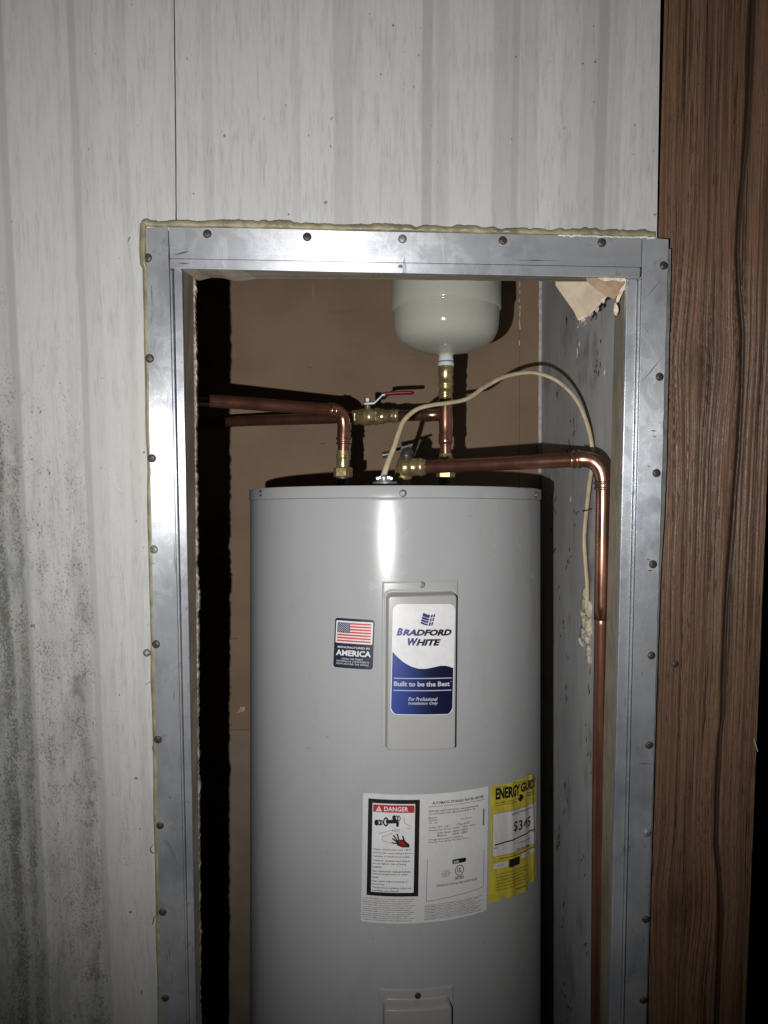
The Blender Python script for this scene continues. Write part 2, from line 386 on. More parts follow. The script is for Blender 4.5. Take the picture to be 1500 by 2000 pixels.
# ------------------------------------------------------------------ setting
bm = bmesh.new(); box(bm, -60, 60, -60, 60, -0.3, 0.0); obj('ground', bm, 'soil', kind='structure')
bm = bmesh.new(); box(bm, -0.52, 0.405, 1.25, 1.84, 0.004, 0.05); obj('closet_floor', bm, 'concrete', kind='structure')
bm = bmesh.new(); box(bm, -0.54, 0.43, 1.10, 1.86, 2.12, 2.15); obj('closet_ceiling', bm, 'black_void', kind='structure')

BACK, RX, LX = 1.82, 0.385, -0.46
# back wall, made of two sheets with a seam, and side walls
t = thing('closet_back_wall', 'brown panelled back wall behind the water heater and its pipes', 'wall', (0, BACK, 0))
seam = D(1015, 700, BACK).x
bm = bmesh.new(); box(bm, LX, seam - 0.0002, BACK, BACK + 0.012, 0.05, 2.12); obj('panel', bm, 'backwall', t)
bm = bmesh.new(); box(bm, seam + 0.0002, RX, BACK - 0.0015, BACK + 0.012, 0.05, 2.12); obj('panel', bm, 'backwall', t)
bm = bmesh.new()
for k in range(16):                                     # chipped white filler along the seam
    y = 545 + k * 14 + random.uniform(-4, 4)
    if y > 640 and random.random() < 0.6: continue
    p = D(1015 + random.uniform(-1, 1), y, BACK - 0.002)
    blob(bm, p, 0.0014, 0.0012, random.uniform(0.005, 0.010), 0.4, k, 2)
obj('seam_filler', bm, 'gypsum', t)
p0 = D(470, 1425, BACK)
bm = bmesh.new(); box(bm, LX, p0.x + 0.12, BACK - 0.004, BACK - 0.001, 0.06, p0.z); obj('skirting_sheet', bm, pbr('tan_panel', (0.25, 0.19, 0.135), 0.75, 0, 0.1, 14), t)
bm = bmesh.new(); q = [D(462, 1393, BACK - .004), D(470, 1381, BACK - .010), D(479, 1380, BACK - .004), D(478, 1388, BACK - .007), D(471, 1391, BACK - .012)]; add_prism(bm, q, [p + Vector((0, 0.001, 0)) for p in q]); obj('torn_flap', bm, 'plaster', t)
def wdepth(z): return 1.1046 - 0.0919 * (z - 1.5)        # depth of the leaning outer wall at a height
def side_slab(x0, x1, gap):
    b = bmesh.new(); q = [(wdepth(0.004) + gap, 0.004), (BACK, 0.004), (BACK, 2.12), (wdepth(2.12) + gap, 2.12)]
    add_prism(b, [Vector((x0, y, z)) for y, z in q], [Vector((x1, y, z)) for y, z in q]); return b
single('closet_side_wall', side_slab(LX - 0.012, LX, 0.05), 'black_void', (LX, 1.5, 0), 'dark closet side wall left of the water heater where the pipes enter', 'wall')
t = thing('closet_side_wall', 'grey painted closet side wall with black marks beside the copper downpipe', 'wall', (RX, 1.5, 0))
obj('panel', side_slab(RX, RX + 0.012, 0.05), 'sidewall', t)
bm = bmesh.new(); pts = []
for i in range(30):
    z = lerp(2.1, 1.58, i / 29); pts.append((z, 0.0055 + 0.003 * n1(z * 30, 4)))
fr = [Vector((RX - w, BACK - 0.0035, z)) for z, w in pts] + [Vector((RX - 0.0002, BACK - 0.0035, pts[-1][0])), Vector((RX - 0.0002, BACK - 0.0035, pts[0][0]))]
add_prism(bm, fr, [p + Vector((0, 0.0018, 0)) for p in fr]); obj('corner_strip', bm, 'corner', t)
# black strokes of mould standing on the paint, in loose upright rows
bm = bmesh.new()
def sidept(px, py, x):                                   # point of the side wall at a measured place
    r = ray(px, py); return C0 + r * (x / r.x)
rows = [(1105, 640), (1160, 590), (1170, 690), (1165, 720), (1085, 770), (1118, 820), (1112, 880), (1082, 985), (1112, 1075), (1108, 1110), (1100, 1225), (1108, 1310), (1104, 1345),
        (1143, 1420), (1150, 1490), (1105, 1560), (1102, 1790), (1100, 1920), (1145, 1860), (1090, 1160), (1125, 1010), (1148, 1330), (1080, 1060), (1092, 1640), (1140, 1700), (1110, 1980)]
for (px, py) in rows:
    for k in range(random.randint(2, 5)):
        x = px + random.uniform(-5, 5); y = py + random.uniform(-28, 28); L = random.uniform(5, 17); a = random.uniform(-2.5, 3.5)
        w = random.uniform(0.45, 1.0)
        q = [sidept(x + a, y - L / 2, RX), sidept(x + w, y, RX), sidept(x - a * 0.4, y + L / 2, RX), sidept(x - w, y - 1, RX)]
        add_prism(bm, [p + Vector((-0.0008, 0, 0)) for p in q], [p + Vector((-0.0001, 0, 0)) for p in q])
obj('mould_strokes', bm, 'mark', t, kind='stuff')
bm = bmesh.new()
for (px, py, h) in ((1131, 673, 5), (1127, 690, 9), (1180, 727, 5), (1136, 810, 5), (1114, 975, 5)):
    blob(bm, sidept(px, py, RX), 0.0015, 0.006, h * 0.0011, 0.35, px, 2)
obj('paint_chips', bm, 'gypsum', t)

# ------------------------------------------------------------------ outer wall: two white siding panels
def ux(px, y=200): return W(px, y).x
lb = [(-60, .95), (-5, .9), (0, .80), (10, .80), (15, 1.0), (108, 1.0), (116, .93), (122, .99), (136, .98), (140, .83), (150, .83), (154, .95), (183, .96), (187, 1.0), (228, 1.0), (232, .95), (247, .95), (251, 1.01), (338, 1.0)]
cb = [(338, 1.0), (392, 1.0), (397, .93), (413, .92), (417, 1.0), (568, 1.0), (572, .95), (584, .95), (588, 1.03), (649, 1.02), (653, .90), (668, .93), (686, .91), (690, 1.0), (703, .94), (710, 1.01), (823, 1.0), (826, .83), (843, .83),
      (846, .98), (858, .90), (876, .93), (880, 1.0), (960, 1.0), (966, .88)]
cb2 = [(960, 1.0), (966, .88), (998, .90), (1003, .82), (1013, .85), (1016, .97), (1027, .89), (1033, .94), (1048, .92), (1052, 1.02), (1097, 1.01), (1101, .96), (1131, .96), (1135, .90), (1163, .91), (1167, .80), (1185, .80), (1188, .95), (1199, .88), (1203, .94), (1213, .91), (1218, 1.02), (1290, 1.0)]
def densify(b):
    return [(ux(x), g) for x, g in b]
M['siding_left'] = siding_mat('stained_white_siding', densify(lb), ux(-60), ux(338), True)
def siding_center():
    # the wide panel needs more bands than one ramp holds: two ramps, switched at a seamless place
    m = siding_mat('white_siding', densify(cb), ux(338), ux(966), False)
    nt = m.node_tree; rampn = [n for n in nt.nodes if n.type == 'VALTORGB'][0]; mr = rampn.inputs[0].links[0].from_node
    src = mr.inputs[0].links[0].from_socket
    mr2 = nt.nodes.new('ShaderNodeMapRange'); mr2.inputs[1].default_value = ux(960); mr2.inputs[2].default_value = ux(1290)
    nt.links.new(src, mr2.inputs[0]); r2 = nt.nodes.new('ShaderNodeValToRGB'); e = r2.color_ramp.elements
    for i, (x, g) in enumerate(densify(cb2)):
        p = (x - ux(960)) / (ux(1290) - ux(960)); q = e[i] if i < 2 else e.new(p); q.position = p; q.color = (g ** 1.55,) * 3 + (1,)
    nt.links.new(mr2.outputs[0], r2.inputs[0])
    gt = nt.nodes.new('ShaderNodeMath'); gt.operation = 'GREATER_THAN'; gt.inputs[1].default_value = ux(966); nt.links.new(src, gt.inputs[0])
    mx = nt.nodes.new('ShaderNodeMix'); mx.data_type = 'RGBA'; nt.links.new(gt.outputs[0], mx.inputs[0])
    nt.links.new(rampn.outputs[0], mx.inputs[6]); nt.links.new(r2.outputs[0], mx.inputs[7])
    for l in list(nt.links):
        if l.from_node == rampn and l.to_node != mx: s = l.to_socket; nt.links.new(mx.outputs[2], s)
    return m
M['siding_center'] = siding_center()
sw = thing('siding_wall', 'streaked white siding wall around and above the metal door frame', 'wall', (-0.5, 1.2, 0))
fl = edge(300, 470, 340, 2000)
seamx = lambda y: 340 + 3 * math.sin(y / 210.0) * 0.4 + (y / 430.0) * 3
left_pts = [(-700, -900)]
ys = list(range(-900, 451, 15))
for y in ys: left_pts.append((seamx(y) - 0.8 - 1.0 * n1(y * 0.04, 1), y))
left_pts += [(fl(460), 452), (fl(2740), 2740), (-900, 2740)]
obj('panel', wall_prism(left_pts, 0.0, -0.009), 'siding_left', sw, label='panel with grey mould spreading along its outer edge')
cen = [(1287 + 8, -900)]
for y in reversed(ys): cen.append((seamx(y) + 0.9 + 0.8 * n1(y * 0.05, 2), y))
cen = [(1293, -900)] + list(reversed(cen[1:]))
cen = [(seamx(y) + 0.9 + 0.8 * n1(y * 0.05, 2), y) for y in ys] + [(350, 462), (1283, 470), (1283, 452), (1290, 0), (1304, -900)]
obj('panel', wall_prism(cen, -0.0006, -0.0098), 'siding_center', sw)
# dark backing sheet behind the panels
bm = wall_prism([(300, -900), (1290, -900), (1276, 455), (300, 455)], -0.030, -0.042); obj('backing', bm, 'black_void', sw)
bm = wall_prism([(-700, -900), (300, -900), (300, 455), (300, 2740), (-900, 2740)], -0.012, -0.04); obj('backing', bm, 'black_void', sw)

# ------------------------------------------------------------------ brown wood-grain board at the right
bd = thing('wood_board', 'tall brown wood grain board right of the metal frame', 'board', W(1400, 2740))
bl = lambda y: 1276 - y * 0.016 if y < 470 else 1268 - (y - 470) * 0.030
br_ = lambda y: 1537 - y * 0.0409
crack = [(-300, 1478), (0, 1470), (100, 1466), (200, 1462), (300, 1455), (380, 1447), (450, 1442), (490, 1440), (560, 1443), (650, 1450), (760, 1448), (880, 1442), (950, 1436), (1050, 1429), (1150, 1420), (1250, 1415),
         (1400, 1411), (1440, 1406), (1550, 1400), (1650, 1398), (1700, 1404), (1790, 1408), (1900, 1403), (2000, 1399), (2800, 1380)]
NX, NY = 250, 600
yy = np.linspace(-420, 2720, NY); tt = np.linspace(0, 1, NX)
YY, TT = np.meshgrid(yy, tt, indexing='ij')
XL = np.array([bl(y) for y in yy])[:, None]; XR = np.array([br_(y) for y in yy])[:, None]
PX = XL + (XR - XL) * TT
U = TT * 250.0                                           # grain coordinate across the board
wv = (fbm(YY / 260.0, TT * 1.5 + 3) - 0.5) * 5 + (fbm(YY / 90.0, TT * 3 + 9, 3) - 0.5) * 1.6
for kx, ky, sy, amp in ((0.45, 700, 120, 15), (0.42, 1775, 110, 18)):
    d = (TT - kx); wv = wv + amp * np.exp(-((YY - ky) / sy) ** 2) * np.tanh(d * 6) * np.exp(-(d * 2.4) ** 2) * -1
UU = U + wv
g1 = fbm(UU / 4.2, YY / 900.0, 4); g2 = fbm(UU / 2.0 + 40, YY / 120.0, 3); g3 = fbm(UU / 26.0 + 80, YY / 1500.0, 2)
ridge = 1 - np.abs(fbm(UU / 6.0 + 11, YY / 1300.0, 3) - 0.5) * 2
lines = np.clip((ridge - 0.93) / 0.07, 0, 1) * np.clip((fbm(UU / 20, YY / 150.0, 2) - .3) * 4, 0, 1)
grain = 0.10 + 0.75 * (g1 * 0.62 + g2 * 0.38) + 0.18 * (g3 - 0.5)
grain = grain - 0.30 * lines
cx = np.interp(yy, [c[0] for c in crack], [c[1] for c in crack])[:, None]
cwid = (3.0 + 3.2 * fbm(YY / 70.0, YY * 0 + 3.3, 2))
ck = np.exp(-((PX - cx) / cwid) ** 2)
grain = grain * (1 - 0.95 * ck) - 0.15 * ck
for kx, ky in ((0.45, 705), (0.42, 1775)):               # knots
    r_ = np.sqrt(((TT - kx) * 250 / 40.0) ** 2 + ((YY - ky) / 55.0) ** 2)
    rings = 0.5 + 0.5 * np.sin(r_ * 15 + fbm(PX / 14, YY / 14, 3) * 7)
    k = np.exp(-r_ ** 2 * 1.2); grain = grain * (1 - 0.5 * k) + k * 0.5 * (0.10 + 0.30 * rings * fbm(PX / 9, YY / 9, 2))
hgt = -0.014 - 0.034 * np.clip((520 - YY) / 520.0, 0, 1.8) + 0.0042 * (np.clip(grain, 0, 1) - 0.55) - 0.004 * ck
bm = bmesh.new(); me = bpy.data.meshes.new('grain_face')
verts = []
for j in range(NY):
    for i in range(NX): verts.append(W(PX[j, i], YY[j, i], float(hgt[j, i])))
faces = [(j * NX + i, j * NX + i + 1, (j + 1) * NX + i + 1, (j + 1) * NX + i) for j in range(NY - 1) for i in range(NX - 1)]
# rim and back so that the board is solid
ringi = [i for i in range(NX)] + [j * NX + NX - 1 for j in range(1, NY)] + [(NY - 1) * NX + i for i in range(NX - 2, -1, -1)] + [j * NX for j in range(NY - 2, 0, -1)]
b0 = len(verts)
for k in ringi: verts.append(verts[k] - WN * 0.024)
L_ = len(ringi)
for k in range(L_): faces.append((ringi[k], ringi[(k + 1) % L_], b0 + (k + 1) % L_, b0 + k))
faces.append(tuple(range(b0, b0 + L_)))
me.from_pydata([tuple(v) for v in verts], [], faces); me.update()
at = me.attributes.new('grain', 'FLOAT', 'POINT')
at.data.foreach_set('value', np.concatenate([np.clip(grain, 0, 1).ravel(), np.full(L_, 0.3)]).astype(np.float32))
me.materials.append(M['board']); me.polygons.foreach_set('use_smooth', [True] * len(me.polygons)); me.set_sharp_from_angle(angle=R(60))
o = bpy.data.objects.new('grain_face', me); COL.objects.link(o); o.parent = bd; o.location = off(bd)
bm.free()

# ------------------------------------------------------------------ aluminium door frame
df = thing('door_frame', 'bare aluminium door frame screwed round the closet opening', 'door frame', W(750, 2740))
hl = lambda x: 443 + (x - 328) * 20 / 922.0             # header upper edge
hm = lambda x: 504 + (x - 331) * 17 / 919.0             # fold between flange and lip
hb = lambda x: 523.5 + (x - 332) * 19 / 916.0
LF0, LF1 = edge(284, 470, 315, 2000), edge(329, 470, 365, 2000)
LB0, LB1 = edge(330.6, 470, 365.4, 2000), edge(333.8, 470, 367.6, 2000)
LS0, LS1 = edge(339.0, 470, 370.5, 2000), edge(354.5, 530, 382, 2000)
RF0, RF1 = edge(1255.5, 470, 1220, 2000), edge(1306, 470, 1261, 2000)
RB0, RB1 = edge(1248.8, 560, 1215.0, 2000), edge(1252.6, 560, 1218.0, 2000)
RS0, RS1 = edge(1224.5, 560, 1190.5, 2000), edge(1244.5, 560, 1211.5, 2000)
BOT = 2735
xs = [329, 420, 560, 700, 850, 1000, 1120, 1253.5]
obj('header_flange', wall_prism([(x, hl(x) + random.uniform(-.6, .6)) for x in xs] + [(x, hm(x)) for x in (1253, 332)], 0.0042, 0.0012, 0.0006), 'alu_h', df, True)
obj('header_lip', wall_prism([(332.5, hm(332) + 1.0), (1251.5, hm(1251) + 1.0), (1250, hb(1250)), (333, hb(333))], 0.0075, 0.0015, 0.0012), 'alu_h', df, True)
lf = [(LF0(441), 446), (LF1(441) - 2, 441)] + [(LF1(y) - (1.2 * n1(y * 0.05, 8) if y < 520 else 0), y) for y in range(455, 560, 8)] + [(LF1(BOT), BOT), (LF0(BOT), BOT)]
obj('side_flange', wall_prism(lf, 0.0038, 0.0010, 0.0005), 'alu_v', df, True)
rf = [(RF0(463), 464), (RF1(466), 467)] + [(RF1(y) + random.uniform(-.8, .8), y) for y in range(480, BOT, 25)] + [(RF1(BOT), BOT), (RF0(BOT), BOT)]
obj('side_flange', wall_prism(rf, 0.0038, 0.0008, 0.0005), 'alu_v', df, True)
obj('bead', wall_prism([(LB0(527), 526), (LB1(527), 526), (LB1(BOT), BOT), (LB0(BOT), BOT)], 0.0075, -0.006, 0.0010), 'alu_v', df, True)
obj('bead', wall_prism([(RB0(546), 545), (RB1(546), 545), (RB1(BOT), BOT), (RB0(BOT), BOT)], 0.0075, -0.006, 0.0010), 'alu_v', df, True)
obj('stop_strip', wall_prism([(LS0(527), 526), (LS1(527), 526), (LS1(BOT), BOT), (LS0(BOT), BOT)], 0.0015, -0.006, 0.0010), 'alu_v', df, True)
obj('stop_strip', wall_prism([(RS0(546), 545), (RS1(546), 545), (RS1(BOT), BOT), (RS0(BOT), BOT)], 0.0015, -0.010, 0.0010), 'alu_v', df, True)
# dark channel floor behind flange, bead and strip
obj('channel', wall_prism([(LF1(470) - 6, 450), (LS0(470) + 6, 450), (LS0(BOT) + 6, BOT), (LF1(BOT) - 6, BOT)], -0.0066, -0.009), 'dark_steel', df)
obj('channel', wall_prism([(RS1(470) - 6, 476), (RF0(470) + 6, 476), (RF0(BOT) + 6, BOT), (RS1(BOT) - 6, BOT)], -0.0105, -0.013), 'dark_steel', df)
# screws
bm = bmesh.new()
prof = [(0.0000, 0.0066), (0.0012, 0.0068), (0.0030, 0.0058), (0.0042, 0.0040), (0.0046, 0.0018)]
turned((0, 0, 0), (0, 0, 1), prof, 16, bm)
scr_me = bpy.data.meshes.new('screw'); bmesh.ops.recalc_face_normals(bm, faces=bm.faces[:]); bm.to_mesh(scr_me); bm.free(); scr_me.materials.append(M['screw'])
scr_me.polygons.foreach_set('use_smooth', [True] * len(scr_me.polygons)); scr_me.set_sharp_from_angle(angle=R(50))
scr_grey = scr_me.copy(); scr_grey.materials[0] = M['screw_grey']
def screw(px, py, n, parent, mesh=scr_me, s=1.0, label=None):
    o = bpy.data.objects.new('screw', mesh); COL.objects.link(o); o.parent = parent
    o.location = W(px, py, n) + off(parent); o.rotation_euler = (R(90) + PHI + random.uniform(-.10, .10), random.uniform(-.10, .10), random.uniform(-.08, .08)); o.scale = (s * 0.93, s * 0.93, s * 0.72)
    if label: o['label'] = label
    return o
for k, (x, y) in enumerate(((405, 457), (600, 463), (786, 467), (982, 470), (1175, 474))): screw(x, y, 0.0042, df, scr_grey if k == 2 else scr_me)
for k, (x, y) in enumerate(((289, 504), (292.5, 700), (297, 895), (301, 1073), (305, 1258), (308.5, 1444), (313, 1612), (318, 1781), (323, 1949))): screw(x, y, 0.0038, df, scr_grey if k == 3 else scr_me, 1.0 if k < 6 else 0.95)
for k, (x, y) in enumerate(((1296, 519), (1288, 736), (1282, 924), (1275, 1102), (1272, 1280), (1267.5, 1455), (1264, 1627), (1261, 1795), (1256, 1953))): screw(x, y, 0.0038, df, scr_grey if k == 6 else scr_me, 0.98)
bm = bmesh.new(); turned(W(782, 521, 0.0078), W(782, 521, 0.0072), [(0, 0.0032), (1, 0.0032)], 14, bm); obj('screw_hole', bm, 'tie', df)
# scratches and dark streaks gouged into the right upright
bm = bmesh.new()
for (x0, y0, x1, y1, w) in ((1258, 586, 1293, 544, .7), (1252, 748, 1294, 697, 1.0), (1244, 1491, 1276, 1493, .9), (1270, 841, 1283, 842, 1.4), (1272, 851, 1284, 853, .9), (1263, 910, 1270, 911, 1.2), (1262, 1092, 1269, 1093, 1), (1264, 1114, 1275, 1115, 1.4),
                            (1001, 508, 1090, 509, .9), (340, 498, 372, 490, 2.2), (346, 514, 372, 515, 1.4)):
    q = [(x0, y0), ((x0 + x1) / 2, (y0 + y1) / 2 - w), (x1, y1), ((x0 + x1) / 2 + .4, (y0 + y1) / 2 + w)]
    n = 0.0079 if 505 < y0 < 524 and x0 < 400 else (0.0044 if y0 < 511 else 0.0040)
    fr = [W(x, y, n + 0.0002) for x, y in q]; add_prism(bm, fr, [p - WN * 0.0003 for p in fr])
obj('scratch_marks', bm, 'dark_steel', df)
sc_ = screw(1318, 1297, -0.0135, bd, scr_me, 0.9)
single('siding_screw', (lambda b: (turned(W(287, 1275, 0.0003), W(287, 1275, 0.0049), [(0, .0058), (.3, .006), (.7, .005), (1, .002)], 16, b), b)[1])(bmesh.new()), 'screw_grey', W(287, 1275), 'grey screw in the white siding just outside the left frame upright', 'screw', smooth=True)

# ------------------------------------------------------------------ yellowed foam bead above and beside the frame
def foam_strip(pts, width_fn, h_fn, rows=7):
    bm = bmesh.new(); grid = []
    for (x, y, nx, ny, s) in pts:
        w = width_fn(s); row = []
        for k in range(rows + 1):
            v = k / rows; hh = h_fn(s, v) * math.sqrt(max(0, 1 - (2 * v - 1) ** 2)) + 0.0004
            row.append(bm.verts.new(W(x + nx * w * v, y + ny * w * v, hh)))
        grid.append(row)
    for i in range(len(grid) - 1):
        for k in range(rows): bm.faces.new((grid[i][k], grid[i + 1][k], grid[i + 1][k + 1], grid[i][k + 1]))
    back = [[bm.verts.new(r[0].co - WN * 0.001), bm.verts.new(r[-1].co - WN * 0.001)] for r in grid]
    for i in range(len(grid) - 1):
        bm.faces.new((grid[i][0], back[i][0], back[i + 1][0], grid[i + 1][0])); bm.faces.new((grid[i][-1], grid[i + 1][-1], back[i + 1][1], back[i][1]))
    return bm
fs = thing('foam_seal', 'yellowed expanding foam bead along the top and left of the metal frame', 'foam', W(290, 470))
pts = [(x, hl(x) + 0.5, 0, -1, x) for x in np.arange(276, 1284, 4.0)]
obj('top_bead', foam_strip(pts, lambda s: (7.0 + 11 * n1(s * 0.022, 5, 3) + 9 * (n1(s * 0.085, 6, 3) - .2)) * min(1, (s - 268) / 14.0), lambda s, v: 0.0028 + 0.0026 * n1(s * 0.06, 2) + 0.0024 * n1(s * 0.15 + v * 3, 9)), 'foam', fs, 'all')
pts = [(LF0(y) + 3, y, -1, 0, y) for y in np.arange(436, BOT, 8.0)]
obj('side_bead', foam_strip(pts, lambda s: 7 + 5 * n1(s * 0.012, 3, 3) + (5 if s < 520 else 0), lambda s, v: 0.0030 + 0.002 * n1(s * 0.05, 2) + (0.003 if s < 520 else 0)), 'foam', fs, 'all')
bm = bmesh.new()                                        # ragged white sealant under the foam at the right
for k in range(26):
    x = 1095 + k * 7.2; blob(bm, W(x, hl(x) + 0.5 + random.uniform(-1, 1.2), 0.004), random.uniform(.0030, .0050), 0.0012, random.uniform(.0008, .0014), 0.4, k, 2)
obj('sealant_crumbs', bm, 'nylon', fs)

# ------------------------------------------------------------------ bare timber behind the frame
def quad_prism(f, d): return f, [p + d for p in f]
lj = edge(376.5, 530, 390.5, 2000); ldp = edge(1.105, 530, 1.19, 2000)
bm = bmesh.new(); ysj = list(range(440, BOT, 60)) + [BOT]
def leftstud(y):
    a = W(LS1(y) - 0.6, y, -0.0062); b = D(lj(y), y, ldp(y)); return [a, b, b + Vector((-0.07, 0, 0)), a + Vector((-0.07, 0, 0))]
prev = None
for y in ysj:
    ring = [bm.verts.new(p) for p in leftstud(y)]
    if prev:
        for k in range(4): bm.faces.new((prev[k], prev[(k + 1) % 4], ring[(k + 1) % 4], ring[k]))
    else: bm.faces.new(ring)
    prev = ring
bm.faces.new(prev[::-1])
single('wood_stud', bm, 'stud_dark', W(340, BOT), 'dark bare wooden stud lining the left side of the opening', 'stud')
rj = edge(1202, 560, 1164, 2000); 
bm = bmesh.new(); prev = None
for y in [482] + [y for y in ysj if y > 490]:
    a = W(RS0(y) + 0.6, y, -0.0102); d_ = min(1.30, a.x * F / (rj(y) - 750.0)); b = D(rj(y), y, d_)
    ring = [bm.verts.new(p) for p in (a, b, b + Vector((0.02, 0, 0)), a + Vector((0.03, 0, 0)))]
    if prev:
        for k in range(4): bm.faces.new((prev[k], prev[(k + 1) % 4], ring[(k + 1) % 4], ring[k]))
    else: bm.faces.new(ring)
    prev = ring
bm.faces.new(prev[::-1])
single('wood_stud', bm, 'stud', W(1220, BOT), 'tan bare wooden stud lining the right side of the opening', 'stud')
a0, a1 = W(336, hb(336), -0.002), W(1248, hb(1248), -0.002)
za, zb = D(400, 541, 1.115), D(1100, 548, 1.115)
bm = bmesh.new()
xs = [lerp(-0.33, 0.37, k / 40) for k in range(41)]
fr = []; bk = []
for k, x in enumerate(xs):
    t_ = (x - a0.x) / (a1.x - a0.x); z0 = lerp(a0.z, a1.z, t_); z1 = lerp(za.z, zb.z, (x - za.x) / (zb.x - za.x))
    fr.append([Vector((x, a0.y + 0.003, z0 + 0.0005)), Vector((x, 1.117, z1 - 0.0015 * n1(k * .7, 3) - (0.004 if k in (3, 6, 7) else 0))), Vector((x, 1.117, z1 + 0.06)), Vector((x, a0.y + 0.003, z0 + 0.06))])
rr = [[bm.verts.new(p) for p in r] for r in fr]
for i in range(len(rr) - 1):
    for k in range(4): bm.faces.new((rr[i][k], rr[i][(k + 1) % 4], rr[i + 1][(k + 1) % 4], rr[i + 1][k]))
bm.faces.new(rr[0]); bm.faces.new(rr[-1][::-1])
single('wood_header', bm, 'rail', (0, 1.1, a0.z), 'bare wooden header rail just under the aluminium header of the opening', 'beam')
# torn wall sheet showing beside the left stud
jx = lambda y: lerp(382.0, 392, (y - 530) / 1470.0)
bm = bmesh.new(); ysq = np.arange(520, BOT, 5.0); rows_ = []
for k, y in enumerate(ysq):
    e = jx(y) + 2.2 * (n1(y * 0.03, 2, 3) - 0.5) * 2 + 2.6 * (n1(y * 0.31, 3, 2) - 0.5) * 2 + (3 if 1150 < y < 1195 else 0)
    dd = ldp(y) + 0.004
    p = D(e, y, dd); q = D(lj(y) - 2, y, dd)
    nz = Vector((0, 0.003 * n1(y * 0.2, 7), 0))
    rows_.append([bm.verts.new(v) for v in (q, q.lerp(p, .45) - Vector((0, 0.0025, 0)), q.lerp(p, .6) + nz * .6, p - nz, p + Vector((-0.001, 0.010, 0)), q + Vector((0, 0.010, 0)))])
for i in range(len(rows_) - 1):
    for k in range(6): bm.faces.new((rows_[i][k], rows_[i][(k + 1) % 6], rows_[i + 1][(k + 1) % 6], rows_[i + 1][k]))
bm.faces.new(rows_[0]); bm.faces.new(rows_[-1][::-1])
single('torn_wall_sheet', bm, 'torn', D(385, BOT, 1.2), 'ragged cut edge of a wall sheet beside the left stud of the opening', 'wall sheet')

# broken plasterboard at the upper right corner
pb = thing('broken_plasterboard', 'broken cream plasterboard corner hanging under the header at the upper right', 'plasterboard', D(1131, 622, 1.19))
def flat_piece(pts, d0, d1, th):
    bm = bmesh.new(); fr = []
    y0 = min(p[1] for p in pts); y1 = max(p[1] for p in pts)
    for (x, y) in pts: fr.append(D(x, y, lerp(d0, d1, (y - y0) / (y1 - y0))))
    add_prism(bm, fr, [p + Vector((0.002, th, 0.002)) for p in fr]); return bm
def rough(pts, amp, n=4):
    out = []
    for i in range(len(pts)):
        a = pts[i]; b = pts[(i + 1) % len(pts)]
        for k in range(n):
            t_ = k / n; j = amp if k else 0
            out.append((lerp(a[0], b[0], t_) + random.uniform(-j, j), lerp(a[1], b[1], t_) + random.uniform(-j, j)))
    return out
tear = [(1131, 622), (1139, 618), (1146, 615), (1153, 607), (1160, 602), (1166, 595), (1172, 586), (1179, 581), (1184, 575), (1176, 571), (1168, 566), (1163, 559), (1156, 552), (1149, 544)]
def jit(pts, a): return [(x + random.uniform(-a, a), y + random.uniform(-a, a)) for x, y in pts]
main = [(1085, 530), (1085, 557), (1093, 569), (1101, 580), (1118, 604)] + jit(tear, .7) + [(1148, 530)]
obj('cream_piece', flat_piece(main, 1.150, 1.185, 0.004), 'plaster', pb)
core = [(1090, 532), (1103, 580), (1119, 604)] + [(1129, 625)] + rough([(1134, 626), (1142, 623), (1150, 617), (1157, 611), (1164, 604), (1170, 597), (1178, 588), (1186, 580), (1188, 573), (1176, 565), (1160, 550)], 1.6, 3)[:-3] + [(1150, 532)]
obj('gypsum_core', flat_piece(core, 1.1545, 1.1895, 0.009), 'gypsum', pb)
bk_ = [(1142, 530)] + rough([(1146, 548), (1160, 562), (1180, 577), (1198, 584), (1206, 578), (1213, 568), (1221, 556), (1223, 545)], 1.4, 3)[:-3] + [(1223, 530)]
obj('brown_piece', flat_piece(bk_, 1.082, 1.098, 0.005), 'paper', pb)
rim = rough([(1222, 545), (1219, 556), (1211, 566), (1207, 575), (1203, 586), (1206, 591), (1212, 580), (1217, 569), (1226, 560), (1228, 546)], 1.3, 3)
obj('torn_rim', flat_piece(rim, 1.078, 1.094, 0.006), 'gypsum', pb)
strip = rough([(1166, 543), (1180, 549), (1196, 547), (1210, 550), (1222, 548), (1222, 543), (1200, 541)], 1.0, 3)
obj('torn_strip', flat_piece(strip, 1.074, 1.077, 0.004), 'gypsum', pb)
drop = rough([(1202, 590), (1206, 597), (1208, 608), (1204, 617), (1199, 612), (1199, 600)], 1.0, 2)
obj('torn_drop', flat_piece(drop, 1.088, 1.094, 0.006), 'gypsum', pb)
bm = bmesh.new()
for (x, y, rx, rz, k) in ((1166, 604, 4, 5, 8), (1140, 625, 5, 3, 11), (1135, 629, 3, 4, 12), (1152, 615, 4, 2.5, 14), (1068, 545, 5, 3, 16), (1178, 588, 3, 4, 17)):
    blob(bm, D(x, y, 1.178), rx * 0.0007, 0.004, rz * 0.0008, 0.6, k, 3, 2.2)
obj('crumbled_edge', bm, 'gypsum', pb, kind='stuff')
bm = bmesh.new()
for (x, y, x1, y1) in ((1133, 626, 1128, 640), (1143, 626, 1140, 636), (1158, 610, 1152, 618), (1214, 565, 1206, 590), (1206, 590, 1202, 606), (1190, 545, 1222, 552)):
    tube(bm, spline([D(x, y, 1.172), D((x + x1) / 2 + 2, (y + y1) / 2, 1.168), D(x1, y1, 1.172)], 4), 0.0009, 6)
obj('torn_fibres', bm, 'torn', pb, kind='stuff')

